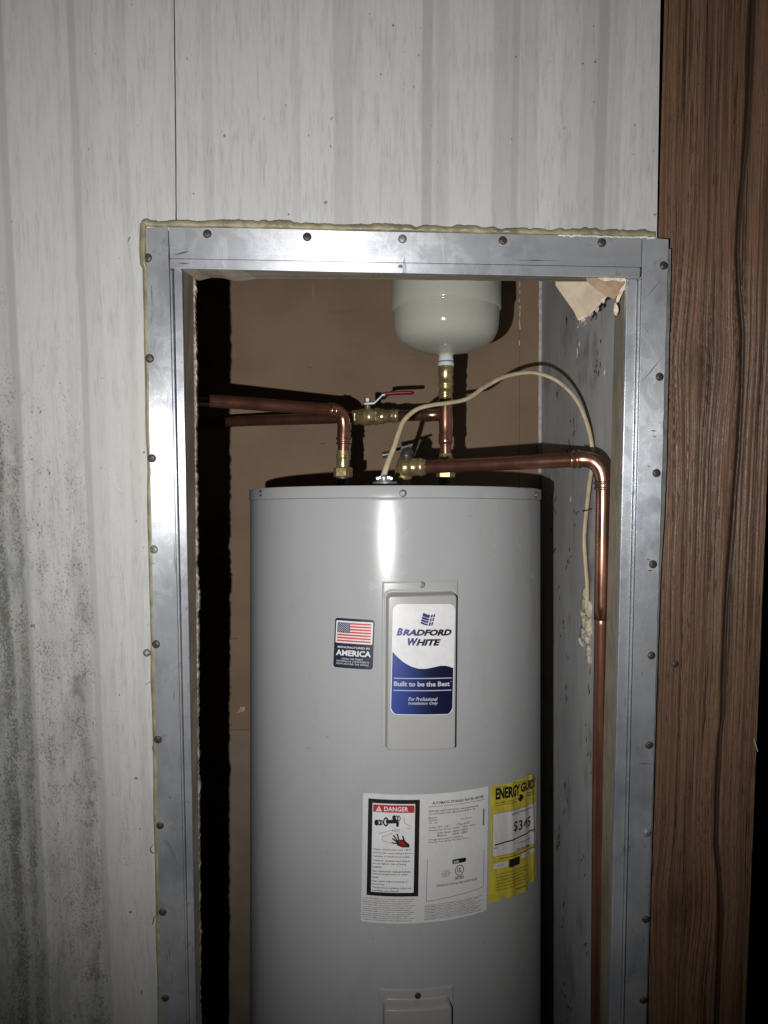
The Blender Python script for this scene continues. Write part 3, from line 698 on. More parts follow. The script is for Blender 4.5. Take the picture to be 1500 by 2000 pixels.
# ------------------------------------------------------------------ water heater
TR, TD = 0.278, 1.45
LEAN = R(0.6)
heat = thing('water_heater', 'tall grey electric water heater standing inside the closet', 'water heater', (0.0, 0, 0), (-LEAN, 0, 0)); heat['local'] = 1
TX = (771 - 750) / F * TD
ztop_guess = 1.53
# base chosen so that the leaning axis passes depth TD at rim height
heat.location = (TX, TD - math.tan(LEAN) * ztop_guess, 0.05)
ROT = Matrix.Rotation(-LEAN, 3, 'X'); RINV = ROT.transposed(); HL = Vector(heat.location)
def T(px, py, r=TR):                                     # measured place -> (arc length s, height z) on the jacket of radius r
    o = RINV @ (C0 - HL); d = RINV @ ray(px, py)
    a = d.x ** 2 + d.y ** 2; b = 2 * (o.x * d.x + o.y * d.y); c = o.x ** 2 + o.y ** 2 - r * r
    disc = max(0.0, b * b - 4 * a * c); k = (-b - math.sqrt(disc)) / (2 * a); p = o + d * k
    return math.atan2(p.x, -p.y) * TR, p.z
def J(s, z, r): th = s / TR; return Vector((math.sin(th) * r, -math.cos(th) * r, z))
HT = T(771, 947.5)[1]
HB = T(771, 973)[1]
SEG = 200
def jacket(prof, seg=SEG):
    bm = bmesh.new(); rings = [[bm.verts.new((math.sin(2 * math.pi * k / seg) * r, -math.cos(2 * math.pi * k / seg) * r, z)) for k in range(seg)] for r, z in prof]
    for i in range(len(rings) - 1):
        for k in range(seg): bm.faces.new((rings[i][k], rings[i][(k + 1) % seg], rings[i + 1][(k + 1) % seg], rings[i + 1][k]))
    bm.faces.new(rings[0]); bm.faces.new(rings[-1]); return bm
obj('jacket', jacket([(TR - .004, 0.02), (TR, 0.024), (TR, 0.4), (TR, 0.8), (TR, 1.2), (TR, HB - 0.006), (TR, HB - 0.004), (TR, HB - 0.0015), (TR - .0004, HB)]), 'tank', heat, True)
obj('top_band', jacket([(TR + .0002, HB + 0.0003), (TR + .0016, HB + 0.0012), (TR + .0016, HT - 0.002), (TR + .001, HT - 0.0006), (TR - .001, HT), (TR - 0.006, HT - 0.001), (TR - 0.008, HT - 0.006), (TR - 0.03, HT - 0.007)]), 'tank', heat, True)
obj('base_ring', jacket([(TR - .01, -0.0), (TR - .006, 0.004), (TR - .006, 0.0235)]), 'black_lid', heat, True)
def radial_screw(px, py, rr, mat, parent=heat, r=0.0042):
    s, z = T(px, py, rr); th = s / TR; n = Vector((math.sin(th), -math.cos(th), 0)); p = J(s, z, rr)
    bm = hexnut(p, p + n * 0.003, r * .8, 0.3); obj('screw', bm, mat, parent, True)
    bm = turned(p - n * .0002, p + n * 0.0012, [(0, r * 1.45), (.7, r * 1.4), (1, r * 1.1)], 18)
    return bm
for px, py in ((509, 963), (787, 963.5), (1047, 967)):
    bm = radial_screw(px, py, TR + .0016, 'screw_grey'); obj('washer', bm, 'dark_steel', heat, True)

# strip shapes: columns of (px, y_top, y_bottom) laid on the jacket at radius r
def cols_shape(cols, rfn, rows=10):
    bm = bmesh.new(); g = []
    for (x, yt, yb) in cols:
        row = []
        for k in range(rows + 1):
            y = lerp(yt, yb, k / rows); s, z = T(x, y); row.append(bm.verts.new(J(s, z, rfn(s, z))))
        g.append(row)
    for i in range(len(g) - 1):
        for k in range(rows): bm.faces.new((g[i][k], g[i + 1][k], g[i + 1][k + 1], g[i][k + 1]))
    return bm
def merge(dst, src):
    me_ = bpy.data.meshes.new('tmp'); src.to_mesh(me_); src.free(); dst.from_mesh(me_); bpy.data.meshes.remove(me_)
# label-space frame: bilinear over four measured corners with an arc for the bulge, so that print follows its sheet
class Sheet:
    def __init__(s, tl, tr, br, bl, rr=TR):
        s.c = [T(*p, rr) for p in (tl, tr, br, bl)]
        s.w = ((s.c[1][0] - s.c[0][0]) + (s.c[2][0] - s.c[3][0])) / 2; s.h = ((s.c[0][1] - s.c[3][1]) + (s.c[1][1] - s.c[2][1])) / 2
    def at(s, u, v):                                     # u 0..1 left to right, v 0..1 top to bottom
        a = [lerp(s.c[0][i], s.c[1][i], u) for i in (0, 1)]; b = [lerp(s.c[3][i], s.c[2][i], u) for i in (0, 1)]
        return lerp(a[0], b[0], v), lerp(a[1], b[1], v)
    def grid(s, bm, u0, v0, u1, v1, rfn, nu=20, nv=6, top=None, bot=None, rad=0.0):
        g = []
        us = [lerp(u0, u1, i / nu) for i in range(nu + 1)]
        if rad: us = sorted(set(us + [u0 + (u1 - u0) * rad / s.w * k for k in (0.03, .1, .25, .5, .75)] + [u1 - (u1 - u0) * rad / s.w * k for k in (0.03, .1, .25, .5, .75)]))
        for u in us:
            a = top(u) if top else v0; b = bot(u) if bot else v1
            if rad:
                du = min(u - u0, u1 - u) * s.w
                if du < rad:
                    dv = (rad - math.sqrt(max(0, rad ** 2 - (rad - du) ** 2))) / s.h; a += dv; b -= dv
            row = []
            for k in range(nv + 1):
                q = s.at(u, lerp(a, b, k / nv)); row.append(bm.verts.new(J(q[0], q[1], rfn(*q))))
            g.append(row)
        for i in range(len(g) - 1):
            for k in range(nv): bm.faces.new((g[i][k], g[i + 1][k], g[i + 1][k + 1], g[i][k + 1]))
        return bm
    def poly(s, bm, pts, rfn):
        vs = [bm.verts.new(J(*q, rfn(*q))) for q in (s.at(u, v) for u, v in pts)]
        f = bm.faces.new(vs); bmesh.ops.triangulate(bm, faces=[f])
    def line(s, bm, u0, v0, u1, v1, w, rfn, n=10):       # w in metres
        a = s.at(u0, v0); b = s.at(u1, v1); dx, dz = b[0] - a[0], b[1] - a[1]; L = math.hypot(dx, dz); nx, nz = -dz / L * w / 2, dx / L * w / 2
        pr = None
        for k in range(n + 1):
            q = s.at(lerp(u0, u1, k / n), lerp(v0, v1, k / n)); A = (q[0] + nx, q[1] + nz); B = (q[0] - nx, q[1] - nz)
            cur = (bm.verts.new(J(*A, rfn(*A))), bm.verts.new(J(*B, rfn(*B))))
            if pr: bm.faces.new((pr[0], cur[0], cur[1], pr[1]))
            pr = cur
    def text(s, bm, body, u0, v0, u1, v1, rfn, bold=0.0, shear=0.0, keep=False):   # fitted into the box u0..u1, v0..v1
        V, Fc = glyphs(body, bold, shear)
        if not V: return
        xs_ = [v[0] for v in V]; ys_ = [v[1] for v in V]; x0, x1, y0, y1 = min(xs_), max(xs_), min(ys_), max(ys_)
        if keep: u1 = u0 + (x1 - x0) * ((v1 - v0) * s.h / (y1 - y0)) / s.w
        vs = []
        for (x, y) in V:
            q = s.at(lerp(u0, u1, (x - x0) / (x1 - x0)), lerp(v1, v0, (y - y0) / (y1 - y0))); vs.append(bm.verts.new(J(*q, rfn(*q))))
        for f in Fc:
            try: bm.faces.new([vs[i] for i in f])
            except ValueError: pass
_gc = {}
def glyphs(body, bold, shear):
    k = (body, bold, shear)
    if k in _gc: return _gc[k]
    cu = bpy.data.curves.new('print', 'FONT'); cu.body = body; cu.size = 1.0; cu.offset = bold; cu.shear = shear; cu.resolution_u = 2; cu.fill_mode = 'FRONT'
    ob = bpy.data.objects.new('print', cu); COL.objects.link(ob)
    bpy.context.view_layer.update(); ev = ob.evaluated_get(bpy.context.evaluated_depsgraph_get()); me_ = ev.to_mesh()
    V = [(v.co.x, v.co.y) for v in me_.vertices]; Fc = [tuple(p.vertices) for p in me_.polygons]; ev.to_mesh_clear()
    bpy.data.objects.remove(ob); bpy.data.curves.remove(cu); _gc[k] = (V, Fc); return _gc[k]
def const(r): return lambda s, z: r

# ---- element access covers (raised pressed covers)
def cover(tl, tr, br, bl_, label, boxtop):
    sh = Sheet(tl, tr, br, bl_, TR + 0.008); bm = bmesh.new(); g = []
    def sm(a, b, x): x = min(1, max(0, (x - a) / (b - a))); return x * x * (3 - 2 * x)
    NU, NV = 110, 190
    for i in range(NU + 1):
        row = []
        for j in range(NV + 1):
            u, v = i / NU, j / NV; q = sh.at(u, v)
            du = min(u, 1 - u) * sh.w; dt = (v - boxtop) * sh.h; db = (1 - v) * sh.h
            dd = min(du - 0.0055, dt, db + 0.0035)
            cr = 0.010; a = du - 0.0055; b = min(dt, db + 0.0035)
            if a < cr and b < cr: dd = cr - math.hypot(cr - min(a, cr), cr - min(b, cr))
            h = 0.0014 + 0.0175 * sm(0.0002, 0.0058, dd) - 0.0035 * math.exp(-((dd + 0.0008) / 0.0011) ** 2)
            edge_ = min(du, v * sh.h, (1 - v) * sh.h)
            h = h * sm(-0.0010, 0.0030, edge_) if h > 0 else max(h, -.0004)
            if dd < -0.0005: h = max(h, 0.0003)
            row.append(bm.verts.new(J(q[0], q[1], TR + h)))
        g.append(row)
    for i in range(NU):
        for j in range(NV): bm.faces.new((g[i][j], g[i + 1][j], g[i + 1][j + 1], g[i][j + 1]))
    return obj('access_cover', bm, 'cover', heat, 'all', label=label), sh
cv, csh = cover((745.5, 1137), (899, 1133.5), (896, 1460), (743.5, 1463), 'upper cover with a blue and white label', 0.062)
cv2, _ = cover((738.5, 1936), (890, 1928), (888, 2262), (736, 2266), 'lower cover without a label', 0.060)
CR = TR + 0.0189
lab = Sheet((769, 1181), (888, 1181), (883, 1394), (763.5, 1394), CR)
bm = bmesh.new(); lab.grid(bm, -0.012, -0.008, 1.012, 1.006, const(CR + 0.0003), 24, 10, rad=0.011); obj('label_sheet', bm, 'white_print', cv, True)
wave = lambda u: float(np.interp(u, [0, .08, .18, .3, .42, .54, .66, .78, .88, 1], [.43, .478, .525, .562, .582, .583, .570, .556, .558, .580]))
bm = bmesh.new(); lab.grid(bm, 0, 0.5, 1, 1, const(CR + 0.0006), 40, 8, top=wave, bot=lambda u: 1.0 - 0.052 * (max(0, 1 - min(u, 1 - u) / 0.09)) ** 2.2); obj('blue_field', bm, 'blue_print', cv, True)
P2 = const(CR + 0.0010)
bm = bmesh.new()
lab.text(bm, 'B', 0.055, 0.212, 0.155, 0.282, P2, 0.055, 0.28); lab.text(bm, 'RADFORD', 0.150, 0.222, 0.955, 0.282, P2, 0.055, 0.28)
lab.text(bm, 'W', 0.235, 0.302, 0.405, 0.372, P2, 0.055, 0.28); lab.text(bm, 'HITE', 0.372, 0.312, 0.775, 0.372, P2, 0.055, 0.28)
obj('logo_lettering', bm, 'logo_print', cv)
bm = bmesh.new()                                        # small waving flag emblem
def fl_pt(a, b): return (0.475 + 0.2 * a - 0.045 * b, 0.066 + 0.104 * b + 0.020 * a + 0.014 * math.sin(a * 3.1 + .3))
for (a0_, a1_, b0_, b1_) in ((0, .58, 0, .28), (0, .58, .33, .5), (0, .58, .55, .72), (0, .58, .78, .92), (.66, .8, .0, .27), (.86, 1, .0, .27), (.66, .8, .34, .6), (.86, 1, .34, .6), (.66, .8, .68, .98), (.86, 1, .68, .98)):
    n_ = 5; up_ = [fl_pt(lerp(a0_, a1_, k / n_), b0_) for k in range(n_ + 1)]; dn = [fl_pt(lerp(a0_, a1_, k / n_), b1_) for k in range(n_, -1, -1)]
    lab.poly(bm, up_ + dn, P2)
obj('logo_flag', bm, 'purple_print', cv)
bm = bmesh.new()
lab.text(bm, 'Built to be the Best', 0.035, 0.700, 0.945, 0.745, P2, 0.035); lab.text(bm, '*', 0.955, 0.698, 0.975, 0.712, P2, 0.02)
lab.text(bm, 'For Professional', 0.27, 0.842, 0.745, 0.876, P2, 0.02, 0.25); lab.text(bm, 'Installation Only', 0.27, 0.884, 0.755, 0.918, P2, 0.02, 0.25)
lab.line(bm, 0.03, 0.672, 0.975, 0.670, 0.0014, P2); lab.line(bm, 0.03, 0.783, 0.975, 0.781, 0.0014, P2)
obj('white_lettering', bm, 'silver_print', cv)
for px, py, par in ((824, 1142, cv), (816, 1945, cv2)):
    bm = radial_screw(px, py, TR + .0026, 'screw_grey' if par is cv else 'screw', par, 0.0035); obj('washer', bm, 'screw_grey' if par is cv else 'dark_steel', par, True)

# ---- flag sticker
fsx = Sheet((655, 1206), (732, 1211), (728, 1308), (651, 1302.5)); r1, r2, r3, r4 = (const(TR + k) for k in (0.0004, 0.0007, 0.0010, 0.0013))
bm = bmesh.new(); fsx.grid(bm, 0, 0, 1, 1, r1, 18, 8, rad=0.0045); stk = obj('flag_sticker', bm, 'navy_print', heat, True)
bm = bmesh.new(); fsx.grid(bm, 0.035, 0.05, 0.965, 0.50, r2, 14, 6, rad=0.0015); obj('flag_border', bm, 'white_print', stk)
bm = bmesh.new(); fsx.grid(bm, 0.075, 0.085, 0.925, 0.465, r3, 14, 6); obj('flag_ground', bm, 'flag_white', stk)
bm = bmesh.new()
for k in range(7):
    v = 0.085 + 0.38 / 13 * 2 * k; fsx.grid(bm, 0.40 if k < 4 else 0.075, v, 0.925, v + 0.38 / 13, r4, 12, 1)
obj('flag_stripes', bm, 'flag_red', stk)
bm = bmesh.new(); fsx.grid(bm, 0.075, 0.085, 0.40, 0.085 + 0.38 * 7 / 13, r4, 8, 4); obj('flag_canton', bm, 'flag_blue', stk)
bm = bmesh.new(); r5 = const(TR + 0.0016)
for rr_ in range(9):
    for cc in range(6 if rr_ % 2 == 0 else 5):
        u = 0.10 + 0.055 * cc + (0.0275 if rr_ % 2 else 0); v = 0.102 + 0.0205 * rr_
        pts_ = []
        for k in range(10):
            a_ = math.pi / 5 * k; q = (0.0010 if k % 2 == 0 else 0.00042); pts_.append((u + q * math.sin(a_) / fsx.w, v - q * math.cos(a_) / fsx.h))
        fsx.poly(bm, pts_, r5)
obj('flag_stars', bm, 'white_print', stk)
bm = bmesh.new()
fsx.text(bm, 'MANUFACTURED IN', 0.10, 0.560, 0.90, 0.600, r2, 0.02); fsx.text(bm, 'AMERICA', 0.06, 0.635, 0.945, 0.755, r2, 0.035)
fsx.text(bm, 'USING THE FINEST', 0.21, 0.795, 0.75, 0.83, r2, 0.0); fsx.text(bm, 'MATERIALS & COMPONENTS', 0.085, 0.845, 0.905, 0.88, r2, 0.0); fsx.text(bm, 'FROM AROUND THE WORLD', 0.085, 0.898, 0.905, 0.933, r2, 0.0)
obj('sticker_lettering', bm, 'white_print', stk)

# ---- rating label
rl = Sheet((709.5, 1548), (953.5, 1535.5), (950, 1778), (705, 1799))
bm = bmesh.new(); rl.grid(bm, 0, 0, 1, 1, r1, 50, 12, rad=0.003); rlo = obj('rating_label', bm, 'paper_white', heat, True)
bm = bmesh.new(); rl.grid(bm, 0.040, 0.040, 0.425, 0.790, r2, 20, 10); obj('danger_border', bm, 'black_print', rlo)
bm = bmesh.new(); rl.grid(bm, 0.073, 0.072, 0.390, 0.760, r3, 20, 10); obj('danger_field', bm, 'white_print', rlo)
bm = bmesh.new(); rl.grid(bm, 0.078, 0.082, 0.385, 0.140, r4, 20, 2); obj('danger_banner', bm, 'red_print', rlo)
bm = bmesh.new()
rl.text(bm, 'DANGER', 0.160, 0.094, 0.340, 0.130, r5, 0.03); rl.poly(bm, [(0.098, 0.133), (0.145, 0.133), (0.1215, 0.089)], r5)
obj('danger_lettering', bm, 'white_print', rlo)
bm = bmesh.new(); rl.text(bm, '!', 0.1190, 0.106, 0.1240, 0.129, const(TR + .0019), 0.03)
def disc(bm, u, v, ru, rv, rfn, n=16, hole=0.0):
    if hole:
        o_ = [rl.at(u + ru * math.cos(2 * math.pi * k / n), v + rv * math.sin(2 * math.pi * k / n)) for k in range(n)]; i_ = [rl.at(u + ru * hole * math.cos(2 * math.pi * k / n), v + rv * hole * math.sin(2 * math.pi * k / n)) for k in range(n)]
        a = [bm.verts.new(J(*q, rfn(*q))) for q in o_]; b = [bm.verts.new(J(*q, rfn(*q))) for q in i_]
        for k in range(n): bm.faces.new((a[k], a[(k + 1) % n], b[(k + 1) % n], b[k]))
    else: rl.poly(bm, [(u + ru * math.cos(2 * math.pi * k / n), v + rv * math.sin(2 * math.pi * k / n)) for k in range(n)], rfn)
# tap and knobs of the scald pictogram
disc(bm, 0.105, 0.222, 0.016, 0.024, r4); disc(bm, 0.128, 0.220, 0.016, 0.023, r4, 16, .55); disc(bm, 0.142, 0.219, 0.013, 0.02, r4, 16, .6)
disc(bm, 0.175, 0.212, 0.021, 0.036, r4, 18, .6); rl.poly(bm, [(0.172, 0.198), (0.255, 0.192), (0.272, 0.212), (0.27, 0.248), (0.252, 0.248), (0.25, 0.222), (0.178, 0.226)], r4)
disc(bm, 0.235, 0.178, 0.014, 0.020, r4); disc(bm, 0.254, 0.180, 0.014, 0.02, r4, 16, .6); disc(bm, 0.270, 0.182, 0.013, 0.022, r4, 16, .6)
# the scalded hand: palm, five fingers, wrist
rl.poly(bm, [(0.250, 0.352), (0.262, 0.392), (0.30, 0.408), (0.352, 0.408), (0.352, 0.384), (0.325, 0.372), (0.305, 0.345)], r4)
for (a, b, c, d, w) in ((0.262, 0.358, 0.232, 0.312, .0022), (0.258, 0.366, 0.224, 0.338, .0022), (0.258, 0.378, 0.218, 0.372, .0020), (0.274, 0.350, 0.258, 0.300, .0022), (0.318, 0.368, 0.300, 0.318, .0024)): rl.line(bm, a, b, c, d, w, r4, 3)
obj('pictogram', bm, 'black_print', rlo)
bm = bmesh.new(); rl.poly(bm, [(0.268, 0.356), (0.278, 0.388), (0.305, 0.398), (0.335, 0.396), (0.318, 0.376), (0.298, 0.352)], r5); rl.text(bm, 'HOT', 0.225, 0.268, 0.282, 0.288, r4, 0.0); obj('hot_mark', bm, 'hand_red', rlo)
bm = bmesh.new()
for (a, b, c, d) in ((.31, .17, .31, .22), (.31, .22, .365, .245), (.12, .305, .225, .275), (.15, .33, .225, .298), (.15, .33, .152, .355), (.155, .36, .215, .375), (.33, .26, .36, .262)): rl.line(bm, a, b, c, d, 0.0005, r4, 4)
dz = 0.0
for (txt, v, e) in (('Water temperature over 125\u00b0F', .420, .365), ('(52\u00b0C) can cause severe burns', .447, .375), ('instantly or death from scalds.', .474, .360),
                    ('Children, disabled and elderly', .507, .360), ('are at highest risk of being', .531, .330), ('scalded.', .555, .150),
                    ('See instruction manual before', .587, .362), ('setting temperature at water', .611, .345), ('heater.', .635, .132),
                    ('Feel water before bathing or', .667, .345), ('showering.', .691, .172), ('Temperature limiting valves are', .717, .372), ('available, see manual.', .739, .282)):
    rl.text(bm, txt, 0.082, v, e, v + 0.017, r4, 0.012)
rl.text(bm, 'AUTOMATIC STORAGE WATER HEATER', 0.52, 0.062, 0.955, 0.083, r2, 0.02)
rl.line(bm, 0.49, 0.100, 0.965, 0.097, 0.0006, r2); rl.line(bm, 0.49, 0.51, 0.487, 0.835, 0.0006, r2); rl.line(bm, 0.965, 0.50, 0.965, 0.80, 0.0006, r2); rl.line(bm, 0.487, 0.835, 0.965, 0.80, 0.0006, r2)
for (txt, u0, v, u1) in (('BRADFORD WHITE CORPORATION  www.bradfordwhite.com', .495, .128, .905), ('217 LOWTHORPE STREET, MIDDLEVILLE, MI 49333  USA', .495, .150, .880), ('Model  No', .495, .178, .56), ('Serial No', .495, .198, .56), ('Cap.  Cap', .495, .220, .562), ('Type  Electric', .745, .213, .845),
                          ('Voltage  240V / 208V', .495, .255, .66), ('1 Phase 60 HZ', .715, .250, .83), ('Wattage Upper Element   4500W / 3380W   4500W', .495, .277, .885), ('Lower Element   4500W / 3380W', .565, .299, .81), ('Maximum         4500W / 3380W', .565, .321, .81),
                          ('Wattage calling based on 4500W at', .495, .350, .77), ('Pressure: Test 300 psi. Working 150 psi', .495, .370, .82)):
    rl.text(bm, txt, u0, v, u1, v + 0.0155, r2, 0.004)
rl.text(bm, 'C   US LISTED', .605, .605, .665, .620, r2); rl.text(bm, 'STORAGE TANK', .60, .625, .675, .640, r2); rl.text(bm, 'WATER 174', .61, .645, .665, .660, r2)
rl.text(bm, 'HOUSEHOLD STORAGE TANK WATER HEATER', .565, .712, .905, .729, r2, 0.008); rl.text(bm, 'LISTED', .710, .668, .785, .692, r2, 0.03)
rl.text(bm, 'UL', .728, .600, .765, .640, r2, 0.02); disc(bm, .748, .622, .037, .042, r2, 24, .86)
for k in range(11):
    v = 0.808 + 0.0165 * k; rl.text(bm, ('CAUTION: Make sure provisions for use of water heater', 'can result in property damage or personal injury. Failure', 'MANUFACTURER warrants to tank and appliance. Before')[k % 3] if k < 10 else 'dangerous, see instructions or proper maintenance manual', 0.012, v, 0.40 - 0.02 * (k % 3), v + 0.011, r2, 0.006)
for k in range(10):
    v = 0.845 + 0.0125 * k
    rl.text(bm, 'AVERTISSEMENT: vacant and no longer use or servicing until the appliance by a qualified' if k % 2 else 'the tank and relief valve must be installed by pressure cleaning, read all instructions', 0.475, v + 0.014, 0.95 - 0.03 * (k % 3), v + 0.0245, r2, 0.006)
obj('label_lettering', bm, 'black_print', rlo)
bm = bmesh.new(); rl.grid(bm, .688, .530, .802, .565, r2, 10, 2, rad=.0012); obj('black_badge', bm, 'black_print', rlo)
bm = bmesh.new(); rl.grid(bm, .951, .170, .963, .305, r2, 2, 2); obj('bar_code', bm, 'grey_print', rlo)
bm = bmesh.new(); rl.text(bm, 'auto', .70, .539, .74, .557, r3, .02); obj('badge_lettering', bm, 'white_print', rlo)

# ---- yellow energy label, creased
def wr(s, z):
    a = (s - eg.c[0][0]) / eg.w
    f = 0.0016 * math.exp(-((a - .62) / .07) ** 2) + 0.0032 * math.exp(-((a - .80 + (z - eg.c[0][1]) * .35) / .05) ** 2) + 0.002 * math.exp(-((a - .34) / .06) ** 2)
    f = f * .8 * (0.7 + 0.6 * n1(z * 22 + a * 3, 3)) + 0.010 * max(0, a - .86) + 0.0016 * n1(a * 9 + z * 14, 5) + 0.0006
    return TR + 0.0008 + max(0, f)
eg = Sheet((957, 1533), (1045, 1509), (1043.5, 1725), (952, 1762))
def wro(k): return lambda s, z: wr(s, z) + k
tops = lambda u: (0.028 * math.sin(u * 9) * 0.3 - 0.02 * (u > .62) + (0.075 if u > .86 else 0)) 
bots = lambda u: 1.0 + 0.008 * (n1(u * 9, 4) - .5) - (0.045 * max(0, 1 - abs(u - .24) / .05)) - (0.045 if u > .72 else 0)
bm = bmesh.new(); eg.grid(bm, 0, 0, 1, 1, wro(0), 70, 40, top=tops, bot=bots); ego = obj('energy_label', bm, 'yellow_paper', heat, 'all', label='torn yellow paper label with creases')
bm = bmesh.new(); eg.grid(bm, 0.035, 0.245, 0.985, 0.615, wro(.0004), 50, 16); eg.grid(bm, 0.06, 0.675, 0.30, 0.72, wro(.0004), 12, 3); eg.grid(bm, 0.56, 0.655, 0.95, 0.692, wro(.0004), 20, 3); obj('white_field', bm, 'paper_white', ego, 'all')
bm = bmesh.new(); e2 = wro(.0009)
eg.text(bm, 'ENERGY', 0.07, 0.030, 0.51, 0.130, e2, 0.045); eg.text(bm, 'GUIDE', 0.52, 0.026, 0.92, 0.112, e2, 0.045)
eg.poly(bm, [(.50, .125), (.54, .125), (.54, .155), (.59, .155), (.525, .195), (.46, .155), (.50, .155)], e2)
for (txt, u0, v0, u1, v1, b) in (('U.S. Government', .07, .018, .25, .028, 0), ('Federal law prohibits removal', .45, .014, .66, .024, 0), ('Water Heater - Electric', .07, .150, .36, .164, .005), ('Capacity (first hour rating): 60 Gal', .07, .172, .44, .185, .005),
                                 ('Bradford White', .66, .130, .92, .144, .005), ('Model', .66, .152, .88, .166, .005), ('Estimated Yearly Energy Cost', .34, .268, .80, .290, .012), ('$', .38, .345, .47, .445, .012), ('3', .49, .352, .575, .440, .015), ('4', .59, .352, .685, .440, .012), ('5', .70, .352, .785, .440, .015), ('$321', .06, .535, .13, .550, .01), ('Cost Range of Similar', .46, .540, .76, .556, .006), ('$372', .82, .49, .9, .505, .01),
                                 ('First Hour Rating', .46, .590, .76, .618, .014), ('(How much hot water you get in the first hour of use)', .16, .632, .88, .652, .012), ('very small', .11, .690, .22, .704, .005), ('High', .66, .665, .76, .680, .005)):
    eg.text(bm, txt, u0, v0, u1, v1, e2, b)
for k in range(6): eg.text(bm, ('Cost based on national average electricity cost', 'Estimated yearly cost depends on your utility', 'rates and usage of this appliance model')[k % 3], .10, .765 + .027 * k, .70 - .05 * (k % 3), .779 + .027 * k, e2, 0)
eg.text(bm, 'ftc.gov/energy', .46, .935, .66, .955, e2, 0.01)
eg.line(bm, .07, .515, .90, .480, .0022, e2, 20)
eg.line(bm, .035, .245, .985, .245, .0006, e2, 24); eg.line(bm, .035, .615, .985, .615, .0006, e2, 24); eg.line(bm, .035, .245, .035, .615, .0006, e2, 8)
eg.grid(bm, .31, .665, .52, .735, e2, 12, 3)
obj('label_lettering', bm, 'black_print', ego)
# scuffs on the band
bm = bmesh.new()
for k in range(10):
    x = 1002 + k * 2.8; y = 954 if k % 2 else 977.5; s, z = T(x, y + random.uniform(-1, 1), TR); rr_ = TR + (.0019 if y < 970 else .0004)
    q = [J(s + a, z + b, rr_) for a, b in ((0, 0), (.0022, .0004), (.0026, .0012), (.0003, .001))]
    n_ = Vector((math.sin(s / TR), -math.cos(s / TR), 0)) * .0003; add_prism(bm, [p + n_ for p in q], q)
obj('scuff_marks', bm, 'grey_print', heat)

# ------------------------------------------------------------------ plumbing
PR = 0.0111
def ringed(path_pts, name, parent, mat, rad=PR * 1.16, n=6, beads=True):
    p = spline(path_pts, n); rads = [rad] * len(p); m = len(p)
    bm = bmesh.new(); tube(bm, p, rads, 26); obj(name, bm, mat, parent, 'all')
    if beads:
        for a, b in ((0, 2), (m - 1, m - 3)):
            ax = (p[b] - p[a]).normalized()
            for k, (o_, r_) in enumerate(((0.000, 1.10), (0.009, 1.13))):
                bm = turned(p[a] + ax * o_, p[a] + ax * (o_ + 0.005), [(0, rad), (.2, rad * r_), (.5, rad * (r_ + .04)), (.8, rad * r_), (1, rad)], 26); obj('bead', bm, mat, parent, 'all')
def pipe(a, b, name, parent, mat, r=PR, n=2): 
    bm = bmesh.new(); tube(bm, [Vector(a).lerp(Vector(b), k / n) for k in range(n + 1)], r, 26); return obj(name, bm, mat, parent, True)
ND = 1.45                                                # depth of the nipples across the heater top
TOPZ = 1.5 + (987.3 - 946) / F * ND - 0.012

hp = thing('hot_outlet_pipe', 'copper pipe rising from the left top nipple and bending to the closet side', 'pipe', D(670, 932, ND))
obj('nut', hexnut(D(670, 932, ND), D(670, 913, ND), 0.0192, 0.33), 'brass', hp)
obj('nipple', turned(D(670, 958, ND), D(670, 932, ND), [(0, .0135), (1, .0135)]), 'dark_steel', hp, True)
obj('adapter', turned(D(670, 913, ND), D(670.5, 880, ND), [(0, .0126), (.1, .0132), (.55, .0130), (.58, .0142), (.68, .0142), (.72, .0128), (1, .0124)]), 'brass', hp, True)
pipe(D(670.5, 884, ND), D(671, 856, ND), 'riser', hp, 'copper')
ringed([D(671, 868, ND), D(671, 852, ND), D(671.5, 830, ND), D(668, 812, 1.447), D(657, 803, 1.44), D(641, 800.5, 1.43)], 'elbow', hp, 'copper')
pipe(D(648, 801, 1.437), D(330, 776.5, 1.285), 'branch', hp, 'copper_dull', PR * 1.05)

cp = thing('cold_supply_pipe', 'copper pipe with a tee joining the valve, the tank nipple and the expansion tank', 'pipe', D(870, 925, ND))
A, B = D(870, 809, ND), D(440, 824, 1.68)
def along(px):                                           # point of the supply line at a measured column
    k0 = (px - 750) / F; t_ = (A.x - k0 * A.y) / (k0 * (B.y - A.y) - (B.x - A.x)); return A + (B - A) * t_
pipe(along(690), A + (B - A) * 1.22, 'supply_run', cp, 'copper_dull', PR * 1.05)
pipe(along(780), along(832), 'short_run', cp, 'copper')
bm = turned(along(828), along(868), [(0, .0118), (.05, .0132), (.12, .0140), (.2, .0132), (.27, .0138), (.33, .0128), (1, .0128)], 26); obj('tee_branch', bm, 'copper', cp, 'all')
bm = turned(D(870, 868, ND), D(870, 778, ND), [(0, .0120), (.03, .0134), (.08, .0144), (.13, .0134), (.18, .0138), (.24, .0128), (.42, .0130), (.6, .0140), (.78, .0130), (.9, .0140), (.95, .0132), (1, .0120)], 26); obj('tee', bm, 'copper', cp, 'all')
pipe(D(870.5, 892, ND), D(870, 866, ND), 'riser', cp, 'copper')
obj('adapter', turned(D(870.5, 922, ND), D(870.5, 886, ND), [(0, .0135), (.6, .0132), (.65, .0145), (.8, .0145), (.85, .013), (1, .0125)]), 'brass', cp, True)
obj('nut', hexnut(D(870.5, 933, ND), D(870.5, 921, ND), 0.0185, 0.33), 'brass', cp)
obj('nipple', turned(D(870.5, 958, ND), D(870.5, 933, ND), [(0, .0135), (1, .0135)]), 'dark_steel', cp, True)
